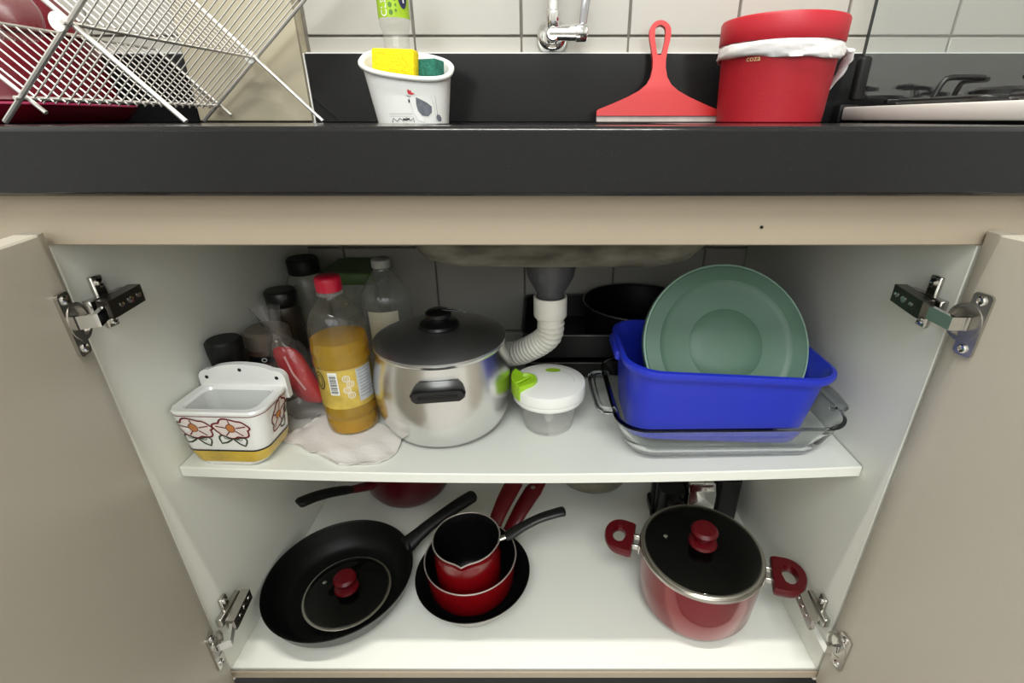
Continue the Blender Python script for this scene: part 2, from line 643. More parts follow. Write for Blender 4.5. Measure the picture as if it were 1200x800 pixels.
# basin: rough underside, steel inside
b = MB()
cx_, cy_ = (HX0 + HX1) / 2, (HY0 + HY1) / 2
outer = []
for z, hx, hy, r in ((.7845, .168, .160, .05), (.735, .167, .159, .05), (.714, .162, .157, .05), (.702, .152, .153, .05), (.696, .136, .145, .05), (.694, .11, .12, .04), (.6938, .02, .02, .02)):
    outer.append(ring3(rrect(hx, hy, r, 8, cx_, cy_), z))
b.rings(outer, (False, True))
b.build('basin_underside', CONCRETE, wt, off=wt.location)
b = MB()
inn = []
for z, hx, hy in ((.830, .134, .129), (.76, .132, .127), (.722, .12, .115), (.716, .10, .10), (.712, .03, .03)):
    inn.append(ring3(rrect(hx, hy, .04, 8, cx_, cy_), z))
b.rings(inn, (False, True))
b.build('basin_bowl', STEEL, wt, off=wt.location)

# drain and corrugated waste pipe
DX, DY = .0138, .2
dr = thing('sink_drain', 'grey drain cup with white corrugated waste pipe under the basin', 'drain pipe', (DX, DY, .60))
MB().lathe([(0, .694), (.034, .694), (.034, .668), (.031, .652), (.0225, .636), (.0185, .630), (.0185, .612), (0, .612)], 32, (DX, DY, 0)).build('drain_cup', GREYP, dr, off=dr.location)
MB().lathe([(.019, .617), (.0205, .6235), (.0225, .6235), (.0228, .6225), (.0228, .596), (.0215, .594), (.0175, .592), (.017, .585), (0, .585)], 32, (DX, DY, 0)).build('collar', PIPEP, dr, off=dr.location)
path = spline([(DX, DY, .597), (DX + .001, DY, .578), (DX - .004, DY + .004, .5605), (DX - .024, DY + .016, .540), (DX - .055, DY + .038, .518), (-.085, .285, .503), (-.125, .36, .492), (-.16, .462, .488)], 26)
L = [0]
for a, c in zip(path, path[1:]):
    L.append(L[-1] + (c - a).length)
rad = [.0175 + .0016 * math.cos(2 * pi * l / .0058) for l in L]
# resample evenly so that every corrugation shows
res, rr = [], []
nst = int(L[-1] / .00096)
j = 0
for i in range(nst + 1):
    l = L[-1] * i / nst
    while j < len(L) - 2 and L[j + 1] < l:
        j += 1
    t = (l - L[j]) / max(L[j + 1] - L[j], 1e-9)
    res.append(path[j].lerp(path[j + 1], t))
    rr.append(.0190 - .0042 * abs(math.sin(pi * l / .0066)) ** 6)
MB().tube(res, rr, 20).build('corrugated_pipe', PIPEP, dr, smooth=70, off=dr.location)

# ------------------------------------------------------------------ cabinet
cb = thing('sink_cabinet', 'white lined sink cabinet with beige rail and both doors open', 'cabinet', (-.023, .2, 0))
CO = cb.location
for x, nm in ((XL - .0075, 'l'), (XR + .0075, 'r')):
    MB().box((x, .234, .453), (.015, .466, .662), .0008, 1).build('side_panel', MELAMINE, cb, off=CO)
MB().box(((XL + XR) / 2, .234, FZ - .006), (XR - XL, .462, .012), .0008, 1).build('bottom_panel', MELAMINE, cb, off=CO)
MB().box(((XL + XR) / 2, -.0015, FZ - .0062), (XR - XL + .03, .003, .0115), .0005, 1).build('edge_band', BEIGE, cb, off=CO)
MB().box((0, .008, .762), (3.2, .018, .044), .0012, 1).build('front_rail', BEIGE, cb, off=CO)
MB().box(((XL + XR) / 2, .075, .067), (3.2, .018, .134)).build('plinth', PLINTH, cb, off=CO)
ph_ = MB().lathe([(0, 0), (.0014, 0), (.0014, .0006), (0, .0006)], 10).build('pin_hole', BLACKM, cb)
ph_.rotation_euler = (pi / 2, 0, 0)
ph_.location = (.1902 - CO[0], -.0012 - CO[1], .7560)
# sagging shelf
b = MB()
sx0, sx1, sy0, sy1 = XL + .0015, XR - .0015, .0404, .462
N = 24
rings = []
for i in range(N + 1):
    x = lerp(sx0, sx1, i / N)
    z = S(x)
    th, e = .0145, .0012
    rings.append([(x, sy0, z - e), (x, sy0 + e, z), (x, sy1, z), (x, sy1, z - th), (x, sy0 + e, z - th), (x, sy0, z - th + e)])
b.rings(rings, (True, True))
b.build('shelf', MELAMINE, cb, off=CO, smooth=30)


def door(o, d, n):
    """cabinet door standing open: o hinge corner, d direction of its width, n normal of its inner face"""
    Wd, Z0, Z1, th = .408, .135, .7535, .019

    def P(u, w_, z):
        return (o[0] + d[0] * u + n[0] * w_, o[1] + d[1] * u + n[1] * w_, z)
    prof = [(0, -th + .003), (0, -.0075), (.0025, -.0045), (.008, -.002), (.016, -.0006), (.026, 0)]
    prof += [(Wd - .026, 0), (Wd - .016, -.0006), (Wd - .008, -.002), (Wd - .0025, -.0045), (Wd, -.0075), (Wd, -th + .003), (Wd - .003, -th), (.003, -th)]
    b = MB()
    R = []
    for z, ins in ((Z0, .0015), (Z0 + .0015, 0), (Z1 - .0015, 0), (Z1, .0015)):
        R.append([P(min(max(u, ins), Wd - ins), min(max(w_, -th + ins), -ins if u > .02 and u < Wd - .02 else w_), z) for u, w_ in prof])
    b.rings(R, (True, True))
    dob = b.build('door', DOOR, cb, off=CO, smooth=25)
    for zc in (.676, .230):
        # cup plate screwed on the door
        mp = lambda u, v, h: P(u, h, zc + v)
        m = MB()
        m.prism(rrect(.0085, .029, .004, 5, .0245, 0), 0, .0028, mp)
        m.build('hinge_plate', STEEL, dob, off=CO)
        m = MB()
        cup = [(.0175 * math.cos(a), .0175 * math.sin(a)) for a in [2 * pi * i / 28 for i in range(28)]]
        cup = [(.0165 + u * .9, v) for u, v in cup]
        inn = [(.0165 + (u - .0165) * .80, v * .80) for u, v in cup]
        m.ringplate(cup, inn, -.001, .0034, mp)
        m.poly(inn, lambda u, v: mp(u, v, .0006))
        m.build('hinge_cup', STEEL, dob, off=CO)
        for sv in (-.0225, .0225):
            m = MB()
            m.rings([[mp(*q, h) for q in ell(.0245, sv, r, r, 14)] for r, h in ((.0042, .002), (.0042, .0040), (.0030, .0048), (.0012, .0040))], (True, True))
            m.build('hinge_screw', CHROME, dob, off=CO)
        # bent link of the arm, from the cup towards the side panel
        side = XL if o[0] < 0 else XR
        sg = 1 if o[0] < 0 else -1
        a0 = Vector(P(.020, .003, zc))
        a1 = Vector(P(.018, .0165, zc))
        a2 = Vector((side + sg * .0205, .010, zc + .001))
        a3 = Vector((side + sg * .0165, .052, zc + .003))
        m = MB()
        wv = .0062

        def strip(pts, hw, tk, mm):
            rings_ = []
            for i, p in enumerate(pts):
                t = (pts[min(i + 1, len(pts) - 1)] - pts[max(i - 1, 0)]).normalized()
                nn = t.cross(Vector((0, 0, 1))).normalized()
                up_ = Vector((0, 0, 1))
                rings_.append([p + up_ * hw + nn * tk, p + up_ * hw - nn * tk, p - up_ * hw - nn * tk, p - up_ * hw + nn * tk])
            mm.rings(rings_, (True, True))
        strip([a0, a1, a2], wv, .0022, m)
        m.build('hinge_link', CHROME, dob, smooth=25, off=CO)
        m = MB()
        strip([a2 - Vector((0, .004, 0)), a2, a3], .0088, .0058, m)
        m.build('hinge_arm', STEEL if zc < .5 else M('dark_nickel', (.16, .15, .13), .3, 1, var=.2, vs=30), dob, smooth=25, off=CO)
        for q, r in ((.25, .0024), (.55, .0034), (.85, .0026)):
            m = MB()
            p = a2.lerp(a3, q) + Vector((sg * .0055, 0, 0))
            m.rings([[(p.x + sg * h, p.y + rr_ * math.cos(t), p.z + rr_ * math.sin(t)) for t in [2 * pi * i / 12 for i in range(12)]] for rr_, h in ((r, -.001), (r, .0012), (r * .4, .0008))], (True, True))
            m.build('hinge_screw', CHROME, dob, off=CO)
        # cross-shaped mounting plate on the side panel
        m = MB()
        m.box((side + sg * .004, .030, zc + .002), (.008, .046, .014), .001, 1)
        m.box((side + sg * .0025, .027, zc + .002), (.005, .013, .052), .0012, 1)
        m.build('hinge_mount', STEEL, dob, off=CO)
        for sv in (-.019, .019):
            m = MB()
            m.rings([[(side + sg * h, .027 + r * math.cos(t), zc + .002 + sv + r * math.sin(t)) for t in [2 * pi * i / 14 for i in range(14)]] for r, h in ((.0045, .004), (.0045, .0065), (.003, .0074), (.001, .0066))], (True, True))
            m.build('hinge_screw', CHROME, dob, off=CO)
    return dob


def unit(x, y):
    l = math.hypot(x, y)
    return (x / l, y / l)


for x0, x1, lab_ in ((-1.58, -.448, 'closed cream base cabinet left of the open sink cabinet'), (.402, 1.58, 'closed cream base cabinet right of the open sink cabinet')):
    nb = thing('base_cabinet', lab_, 'cabinet', ((x0 + x1) / 2, .2, 0))
    MB().box(((x0 + x1) / 2, .243, .437), (x1 - x0, .44, .602)).build('body', MELAMINE, nb, off=nb.location)
    for k in range(2):
        c0, c1 = lerp(x0, x1, k / 2) + .002, lerp(x0, x1, (k + 1) / 2) - .002
        MB().box(((c0 + c1) / 2, .0130, .437), (c1 - c0, .017, .598), .003, 2).build('door', DOOR, nb, off=nb.location)

dl = unit(.28, -.96)
door((-.4190, -.004), dl, (-dl[1], dl[0]))
dr_ = unit(.177, -.984)
door((.3770, -.004), dr_, (dr_[1], -dr_[0]))

#OBJECTS#
# ------------------------------------------------------------------ things in the cabinet, upper shelf
# aluminium stock pot
px, py = -.131, .160
pz = S(px)
pot = thing('stock_pot', 'bulging polished aluminium stock pot with black bar handle', 'pot', (px, py, pz), math.radians(8))
MB().lathe([(0, 0), (.066, 0), (.073, .003), (.081, .012), (.0885, .032), (.0915, .055), (.0915, .075), (.088, .098), (.0845, .112), (.083, .120), (.0855, .123), (.0855, .125), (.081, .125), (.082, .112), (.086, .09), (.089, .07), (.087, .035), (.078, .012), (.066, .005), (0, .005)], 64).build('body', ALU, pot)
for sg in (-1, 1):
    hz = .100
    yy = -.0885 * 1
    m = MB()
    hp = [(-.030, -.0035), (-.026, -.0065), (.026, -.0065), (.030, -.0035), (.0315, .003), (.028, .0075), (.020, .0085), (-.020, .0085), (-.028, .0075), (-.0315, .003)]
    R = []
    for yv, sc_ in ((-.087, .9), (-.098, .96), (-.1085, 1.0), (-.112, .93)):
        R.append([(u * sc_, -sg * yv, hz + v * sc_) for u, v in hp])
    m.rings(R, (True, True))
    hob = m.build('handle', BLACKP, pot, smooth=30)
    m = MB()
    m.box((0, sg * .1125, hz + .001), (.044, .0012, .0035), .0005, 1)
    m.build('groove', BLACKM, hob)
lid = thing('pot_lid', 'grey domed aluminium lid with black knob on the stock pot', 'lid', (px, py, pz + .1255))
MB().lathe([(.0815, -.004), (.0855, 0), (.0855, .0022), (.083, .0035), (.075, .0065), (.06, .0105), (.035, .0145), (.012, .0162), (0, .0165), (0, .0145), (.035, .0125), (.06, .0085), (.075, .0045), (.0815, .0005)], 64).build('dome', ALULID, lid)
MB().lathe([(0, .015), (.024, .0155), (.0265, .018), (.0245, .021), (.013, .0235), (.011, .026), (.0135, .028), (.0165, .0305), (.0165, .0355), (.013, .038), (0, .0395)], 32).build('knob', BLACKP, lid)
m = MB()
m.tube([(.006, 0, .0380), (.020, -.003, .0385), (.033, -.005, .0370)], [.0022, .0018, .0012], 8)
m.build('knob_tab', BLACKP, lid)

# oil bottle
ox, oy = -.2545, .137
cz = S(ox) + .004
oil = thing('oil_bottle', 'clear bottle of golden cooking oil with red cap standing on the white cloth', 'bottle', (ox, oy, cz))
prof = [(r * .885 if r > .014 else r, z * .945) for r, z in [(0, .004), (.022, .003), (.030, 0), (.0355, .003), (.0375, .012), (.0375, .022), (.0362, .025), (.0375, .028), (.0385, .034), (.0375, .04), (.0375, .100), (.0400, .106), (.0400, .112), (.0385, .117), (.0400, .122), (.0400, .128), (.0388, .134), (.0388, .150), (.036, .164), (.030, .177), (.021, .187), (.0135, .193), (.0125, .197), (.0125, .203)]]
MB().lathe(prof, 48).build('bottle_wall', CLOIL, oil)
LV = .131
pin = [(max(r - .0011, 0), z + (.001 if i < 4 else 0)) for i, (r, z) in enumerate(prof) if z < LV] + [(.0330, LV), (0, LV)]
MB().lathe(pin, 48).build('oil', OILM, oil)
MB().lathe([(.0128, .186), (.0155, .187), (.0155, .1905), (.0142, .1915), (.0142, .192)], 32).build('neck_ring', CLPL, oil)
MB().lathe([(0, .2095), (.0125, .2095), (.0145, .208), (.0152, .205), (.0152, .1925), (.0145, .1915), (0, .1915)], 40).build('cap', M('red_cap', (.55, .012, .04), .35, var=.1, vs=20), oil)
R0 = .0335
cyl = lambda e: (lambda u, v: ((R0 + e) * math.sin(u / R0), -(R0 + e) * math.cos(u / R0), v))
A0 = -math.atan2(ox, oy + .42)      # towards the camera
cylc = lambda e, r=R0: (lambda u, v: ((r + e) * math.sin(u / r + A0), -(r + e) * math.cos(u / r + A0), v))


def gridpatch(mb, u0, u1, v0, v1, mp, n=14):
    R = []
    for i in range(n + 1):
        u = lerp(u0, u1, i / n)
        R.append([mp(u, v0), mp(u, v1)])
    mb.rings(R, closed=False)


m = MB()
gridpatch(m, -.055, .055, .043, .098, cylc(.0001), 40)
lab = m.build('label', GOLDL, oil)
m = MB()
gridpatch(m, .012, .0365, .050, .096, cylc(.0004), 10)
m.build('white_panel', GREYPRINT, lab)
m = MB()
for i in range(9):
    gridpatch(m, .014, .034 - .004 * (i % 3 == 2), .0925 - i * .0045, .0937 - i * .0045, cylc(.0007), 6)
m.build('small_print', M('grey_ink', (.35, .36, .38), .5, var=.1, vs=30), lab)
m = MB()
gridpatch(m, -.022, -.0105, .064, .0955, cylc(.0004), 6)
m.build('barcode_panel', PAPERW, lab)
m = MB()
vz = .0665
for i in range(15):
    h = (.0008, .0012, .0005)[(i * 7) % 3]
    gridpatch(m, -.0205, -.012, vz, vz + h, cylc(.0007), 3)
    vz += h + (.0007, .0011)[i % 2]
m.build('barcode', INK, lab)
m = MB()
for i, (uu, vv) in enumerate(((-.0005, .086), (.0035, .078), (-.001, .070), (.003, .062))):
    m.ribbon(ell(uu, vv, .0042, .0042, 20), .0009, cylc(.0006), True)
    m.ribbon(ell(uu, vv, .0018, .0024, 12), .0007, cylc(.0006), True)
m.build('round_icons', PAPERW, lab)
m = MB()
m.ribbon(ell(-.036, .082, .0075, .012, 24), .0016, cylc(.0006), True)
m.ribbon(ell(-.036, .082, .0038, .008, 24), .0012, cylc(.0006), True)
m.build('brand_emblem', INK, lab)

# empty bottle behind
ex, ey = -.2445, .305
eb = thing('empty_bottle', 'empty clear plastic bottle with grey cap behind the oil bottle', 'bottle', (ex, ey, S(ex)))
MB().lathe([(0, .003), (.025, .001), (.034, 0), (.038, .006), (.038, .06), (.0365, .066), (.038, .072), (.038, .118), (.0395, .124), (.0375, .134), (.0325, .144), (.024, .157), (.0155, .168), (.0125, .174), (.0125, .180)], 48).build('bottle_wall', CLPET, eb)
MB().lathe([(0, .190), (.0125, .190), (.0145, .1885), (.0148, .180), (.0142, .177), (0, .177)], 32).build('cap', M('clear_grey_cap', (.42, .43, .40), .3, var=.1, vs=20), eb)
m = MB()
gridpatch(m, -.02, .028, .062, .116, lambda u, v: (.0384 * math.sin(u / .0384), -.0384 * math.cos(u / .0384), v), 16)
m.build('label', CREAML, eb)

# paper cloth under the oil bottle
def cloth_z(x, y):
    return S(x) + .0008


m = MB()
P0 = [(-.336, .100), (-.2415, .050), (-.196, .0545), (-.184, .112), (-.222, .170), (-.300, .175), (-.335, .143)]
N = 30
rg = []
corner = [Vector((-.338, .098)), Vector((-.236, .0475)), Vector((-.183, .112)), Vector((-.292, .185))]
for i in range(N + 1):
    row = []
    for j in range(N + 1):
        a, c_ = i / N, j / N
        p = corner[0].lerp(corner[1], a).lerp(corner[3].lerp(corner[2], a), c_)
        p = p + Vector((.016, -.018)) * (a ** 2 * 4 * c_ * (1 - c_))
        e = min(a, 1 - a, c_, 1 - c_)
        wob = .0035 * math.sin(a * 17 + c_ * 5) * (1 if e < .05 else 0)
        h = .0016 + .0016 * math.sin(a * 9 + c_ * 6.5) * math.sin(c_ * 11 - a * 3) + (.0022 if e < .02 else 0) * abs(math.sin(a * 14 + c_ * 20))
        near = max(0, 1 - max(0, (p - Vector((ox, oy))).length - .042) / .02)
        h = h * (1 - near) + .0018 * near
        row.append((p.x + wob, p.y - wob, cloth_z(p.x, p.y) + h))
    rg.append(row)
m.rings(rg, closed=False)
rg2 = [[(x, y, z + .0010) for x, y, z in r] for r in rg]
m.rings(rg2, closed=False)
m.rings([[q[0] for q in rg], [q[0] for q in rg2]], closed=False)
m.rings([[q[-1] for q in rg], [q[-1] for q in rg2]], closed=False)
m.rings([rg[0], rg2[0]], closed=False)
m.rings([rg[-1], rg2[-1]], closed=False)
clo = m.build('paper_cloth', CLOTH, smooth=60, off=(-.26, .11, S(-.26)))
tag(clo, 'rumpled white paper cloth under the oil bottle', 'cloth', (-.26, .11, S(-.26)))

# ceramic salt box
bx, by = -.3700, .0765
bz = S(bx) + .0004
sb = thing('salt_box', 'white ceramic salt box painted with flowers and an ochre band', 'salt box', (bx, by, bz), math.radians(-2))
RB = [(0, .034, .0265), (.002, .039, .0295), (.009, .0445, .0315), (.022, .0485, .0330), (.045, .0515, .033), (.070, .0545, .0345), (.0755, .0550, .0350)]


def sbdim(z):
    for (z0, a0, b0), (z1, a1, b1) in zip(RB, RB[1:]):
        if z <= z1:
            t = (z - z0) / (z1 - z0)
            return lerp(a0, a1, t), lerp(b0, b1, t)
    return RB[-1][1:]


m = MB()
R = [ring3(rrect(a, b_, .016, 8), z) for z, a, b_ in RB]
R.append(ring3(rrect(.0535, .0335, .015, 8), .0775))
R.append(ring3(rrect(.0445, .0255, .012, 8, 0, -.001), .0770))
R.append(ring3(rrect(.0425, .0235, .011, 8, 0, -.001), .074))
m.rings(R, (True, False))
m.build('body', CERAM, sb)
m = MB()
m.rings([ring3(rrect(.0425, .0235, .011, 8, 0, -.001), .074), ring3(rrect(.041, .0225, .011, 8, 0, -.001), .05), ring3(rrect(.036, .019, .012, 8, 0, -.001), .012), ring3(rrect(.025, .012, .01, 8, 0, -.001), .008)], (False, True))
m.build('inside', CERIN, sb)
m = MB()
top = [(-.0545, .060)] + arc(-.043, .086, .0115, .012, pi, pi / 2 + .35, 5) + arc(0, .0935, .042, .0125, pi * .86, pi * .14, 14) + arc(.043, .086, .0115, .012, pi / 2 - .35, 0, 5) + [(.0545, .060)]
m.prism(top, .0285, .0365, lambda u, v, h: (u, h, v))
m.build('back_plate', CERAM, sb, smooth=35)
for u, v in ((-.044, .088), (0, .0985), (.044, .088)):
    m = MB()
    m.rings([[(u + r * math.cos(t), y_, v + r * math.sin(t)) for t in [2 * pi * i / 14 for i in range(14)]] for r, y_ in ((.0024, .0283), (.0022, .0280), (.0014, .0284))], (True, True))
    m.build('hole', INKBLK, sb)


def band(z0, z1, e, n=6):
    mm = MB()
    R = []
    for i in range(n + 1):
        z = lerp(z0, z1, i / n)
        a, b_ = sbdim(z)
        R.append(ring3(rrect(a + e, b_ + e, .016 + e, 8), z))
    return mm.rings(R)


band(.0065, .0235, .0003).build('ochre_band', YELLOWG, sb)
band(.0235, .0256, .0006, 1).build('band_line', INKBLK, sb)
band(.0718, .0728, .0005, 1).build('rim_line', INKRED, sb)


def sbfront(e):
    def f(u, v):
        a, b_ = sbdim(v)
        r = .016
        x = u * a / .0545
        y = -b_ - e
        if abs(x) > a - r:
            dx = abs(x) - (a - r)
            dx = min(dx, r * .999)
            y = -(b_ - r) - math.sqrt(max(r * r - dx * dx, 0)) - e
        return (x, y, v)
    return f


def sbright(e):
    def f(u, v):
        a, b_ = sbdim(v)
        r = .016
        y = u
        x = a + e
        if abs(y) > b_ - r:
            dy = min(abs(y) - (b_ - r), r * .999)
            x = (a - r) + math.sqrt(max(r * r - dy * dy, 0)) + e
        return (x, y, v)
    return f


def flower(mpf, u, v, s, rot):
    def T(p):
        c_, s_ = math.cos(rot), math.sin(rot)
        return (u + (p[0] * c_ - p[1] * s_) * s, v + (p[0] * s_ + p[1] * c_) * s)
    pts = []
    for i in range(72):
        a = 2 * pi * i / 72
        rr_ = .0125 * (1 + .22 * abs(math.sin(2.5 * a)) ** .7 + .05 * math.sin(7 * a))
        pts.append(T((rr_ * 1.35 * math.cos(a), rr_ * .82 * math.sin(a))))
    f1 = MB().fan(pts, mpf(.0004)).build('petals', PETAL, sb)
    MB().ribbon(pts, .0021, mpf(.0007), True).build('petal_outline', INKRED, f1)
    m = MB()
    for a in (.5, 1.75, 3.0, 4.3, 5.5):
        m.ribbon([T((r * 1.35 * math.cos(a), r * .82 * math.sin(a))) for r in (.004, .007, .0105, .0128)], .0015, mpf(.0007))
    m.build('petal_lines', INKRED, f1)
    c = [T(p) for p in ell(-.001, .001, .0045, .0052, 20, .5)]
    f2 = MB().fan(c, mpf(.0008)).build('flower_centre', FLCORE, f1)
    MB().ribbon(c, .0008, mpf(.0010), True).build('centre_outline', INKRED, f1)
    m = MB()
    for sg in (-1, 1):
        lf = [(0, -.013), (sg * .004, -.0125), (sg * .009, -.0105), (sg * .0125, -.0098), (sg * .0155, -.012), (sg * .0155, -.0155), (sg * .0135, -.0205), (sg * .0075, -.0185), (sg * .002, -.0145)]
        m.ribbon([T(p) for p in lf], .0021, mpf(.0007), True)
        m.ribbon([T(p) for p in [(sg * .004, -.0135), (sg * .009, -.0138), (sg * .0105, -.0118)]], .0009, mpf(.0007))
    m.build('leaf_outline', INKGRN, f1)


flower(sbfront, -.0265, .0555, 1.10, -.12)
flower(sbfront, .0185, .0555, 1.10, -.12)
flower(sbright, .002, .0545, 1.02, 1.0)

# jars in the corner
def jar(name, label, x, y, body, lidp, bm_, lm, rot=None, cat='jar'):
    o = thing(name, label, cat, (x, y, S(x)))
    MB().lathe(body, 36).build('body', bm_, o)
    MB().lathe(lidp, 36).build('lid', lm, o)
    return o


j1 = jar('spice_jar', 'squat jar with faceted black cap behind the salt box', -.4055, .143,
         [(0, 0), (.019, 0), (.021, .003), (.021, .078), (.018, .084), (0, .084)],
         [(0, .122), (.019, .122), (.0215, .119), (.0213, .107), (.0195, .086), (.018, .082), (0, .082)], CLTUB, BLACKM)
j2 = jar('coffee_jar', 'brown jar with taupe lid and white letter behind the salt box', -.3905, .214,
         [(0, 0), (.031, 0), (.033, .004), (.033, .078), (.029, .084), (0, .084)],
         [(0, .108), (.026, .108), (.0295, .105), (.0305, .085), (.029, .082), (0, .082)], COFFEE, BROWNLID)
jm = lambda e: (lambda u, v: ((.033 + e) * math.sin(u / .033 + .45), -(.033 + e) * math.cos(u / .033 + .45), v))
m = MB()
gridpatch(m, -.03, .03, .068, .0775, jm(.0003), 20)
jb = m.build('dark_band', INK, j2)
m = MB()
m.ribbon(ell(-.008, .0728, .0030, .0026, 18), .0013, jm(.0007), True)
m.build('round_mark', PAPERW, j2)
m = MB()
add_text(m, 'C', .017, .0135, .060, jm(.0006))
m.build('lettering', PAPERW, j2)
j3 = jar('storage_jar', 'dark jar with glossy black lid against the left cabinet side', -.4000, .288,
         [(0, 0), (.022, 0), (.024, .004), (.024, .105), (.021, .115), (0, .115)],
         [(0, .140), (.0205, .140), (.023, .137), (.023, .118), (.022, .115), (0, .115)], M('dark_jar_contents', (.06, .045, .035), .25, var=.4, vs=30), BLACKP)
j4 = jar('tall_jar', 'tallest clear jar with wide black lid in the back corner', -.393, .362,
         [(0, .002), (.028, 0), (.031, .004), (.031, .130), (.027, .140), (.024, .146)],
         [(0, .171), (.022, .171), (.0245, .168), (.025, .147), (.024, .144), (0, .144)], CLTUB, BLACKM)
MB().lathe([(0, .003), (.0295, .003), (.0295, .09), (0, .093)], 32).build('contents', BONE, j4)
gt = thing('storage_tub', 'translucent tub with flat green lid at the back behind the bottles', 'tub', (-.322, .405, S(-.322)))
m = MB()
m.rings([ring3(rrect(a, b_, .014, 6), z) for z, a, b_ in ((0, .036, .038), (.004, .039, .041), (.13, .044, .046), (.132, .042, .044), (.006, .037, .039))], (True, True))
m.build('tub', CLTUB, gt)
m = MB()
m.rings([ring3(rrect(a, b_, .015, 6), z) for z, a, b_ in ((.128, .0455, .0475), (.131, .0485, .0505), (.146, .0485, .0505), (.149, .046, .048), (.1475, .040, .042))], (True, True))
m.build('lid', GREENTUB, gt)

# bag with red pouch, twisted at the top
gx, gy = -.3290, .1620
gz = S(gx)
bag = thing('knotted_food_bag', 'knotted clear plastic bag holding a red food pouch', 'bag', (gx, gy, gz))


def blob(rings, n=22, seed=1, amp=.003):
    rnd = random.Random(seed)
    ph = [(rnd.uniform(0, 6.28), rnd.randint(2, 6), rnd.uniform(.4, 1)) for _ in range(5)]
    R = []
    for k, (z, cx, cy, hx, hy) in enumerate(rings):
        row = []
        for i in range(n):
            a = 2 * pi * i / n
            d = sum(w_ * math.sin(f_ * a + p_ + k * 1.3) for p_, f_, w_ in ph) / 3 * amp
            row.append((cx + (hx + d) * math.cos(a), cy + (hy + d) * math.sin(a), z))
        R.append(row)
    return R


m = MB()
m.rings(blob([(.002, .004, 0, .022, .017), (.010, .004, 0, .030, .023), (.04, .002, 0, .033, .025), (.080, -.004, 0, .030, .022), (.108, -.010, 0, .019, .015), (.120, -.014, 0, .008, .007), (.127, -.016, -.001, .005, .005), (.136, -.018, -.002, .010, .008), (.150, -.022, -.002, .017, .010), (.162, -.025, -.001, .019, .011)], 26, 3, .0035), (True, False))
m.build('bag_film', CLBAG, bag, smooth=70)
m = MB()
R = []
for k, t in enumerate([0, .06, .15, .35, .6, .85, .95, 1]):
    z = lerp(.022, .108, t)
    hw = .0195 * (1 - .5 * abs(2 * t - 1) ** 8) * (1 if 0 < t < 1 else .8)
    hd = .011 * (1 - abs(2 * t - 1) ** 3) + .0015
    cx_p = lerp(.017, -.010, t)
    R.append([(cx_p + hw * math.cos(a), -.006 + hd * math.sin(a), z) for a in [2 * pi * i / 20 for i in range(20)]])
m.rings(R, (True, True))
m.build('red_pouch', POUCH, bag, smooth=60)
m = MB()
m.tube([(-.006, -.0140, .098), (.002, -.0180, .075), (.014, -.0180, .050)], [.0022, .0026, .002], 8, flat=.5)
m.build('pouch_stripe', M('pale_pink_stripe', (.75, .45, .45), .3, var=.1, vs=20), bag)  # pale stripe running down the red pouch

# chopper
hx_, hy_ = .0115, .148
ch = thing('hand_chopper', 'small clear bowl chopper with white lid and lime pull handle', 'chopper', (hx_, hy_, S(hx_)))
MB().lathe([(0, 0), (.030, 0), (.033, .002), (.0345, .008), (.041, .046), (.0425, .050), (.0415, .050), (.0395, .046), (.033, .009), (.030, .0035), (0, .003)], 48).build('bowl', CLPL, ch)
MB().lathe([(.036, .046), (.0475, .046), (.0485, .0475), (.0485, .051), (.0465, .0525)], 48).build('rim_ring', WHITEP, ch)
MB().lathe([(.0465, .0528), (.0495, .054), (.0495, .0655), (.0485, .0680), (.042, .0700), (.030, .0720), (.015, .0732), (0, .0735)], 56).build('lid', WHITEP, ch)
m = MB()
m.lathe([(0, .045), (.007, .045), (.007, .010), (.004, .004), (0, .004)], 16)
for a in (0.4, 2.5, 4.6):
    m.box((.014 * math.cos(a), .014 * math.sin(a), .018 + .004 * a), (.024, .0012, .008), .0003, 1, Matrix.Rotation(a, 4, 'Z') @ Matrix.Rotation(.3, 4, 'X'))
m.build('blade_spindle', M('milky_plastic', (.62, .62, .58), .4, var=.1, vs=20), ch)
# lime handle set into the left edge of the lid
m = MB()


def topz(r):
    P_ = [(0, .0735), (.015, .0732), (.03, .072), (.042, .070), (.0485, .068), (.0495, .0655)]
    for (r0, z0), (r1, z1) in zip(P_, P_[1:]):
        if r <= r1:
            return lerp(z0, z1, (r - r0) / (r1 - r0))
    return .0655


def lidmap(e):
    return lambda u, v: (u, v, topz(math.hypot(u, v)) + e)


hn = []
for i in range(11):
    a = pi + .72 - 1.15 * i / 10
    hn.append((.0506 * math.cos(a), .0506 * math.sin(a)))
crn = arc(-.0300, -.0095, .0150, .0165, pi * .60, -pi * .42, 12)
outl = hn + crn
hcx, hcy = -.034, -.0125
ins = lambda k: [(hcx + (u - hcx) * k, hcy + (v - hcy) * k) for u, v in outl]
m.rings([[(u, v, .0560) for u, v in outl], [(u, v, .0740) for u, v in outl], [(u, v, .0765) for u, v in ins(.96)],
         [(u, v, .0768) for u, v in ins(.84)], [(u, v, .0730) for u, v in ins(.74)]], (True, True))
gh = m.build('pull_handle', LIME, ch, smooth=35)
m = MB()
m.tube(spline([(-.0440, -.0180, .0738), (-.036, -.0150, .0760), (-.026, -.0040, .0760)], 5), .0017, 8)
m.build('handle_rib', LIME, gh)
m = MB()
m.fan(ell(.006, .020, .0105, .0065, 24), lidmap(.0006))
m.build('lime_badge', LIME, ch)
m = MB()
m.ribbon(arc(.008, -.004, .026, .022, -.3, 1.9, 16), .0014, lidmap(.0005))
m.build('moulded_line', M('lid_grey_line', (.66, .66, .62), .35, var=.05, vs=9), ch)  # thin line slightly greyer than the lid

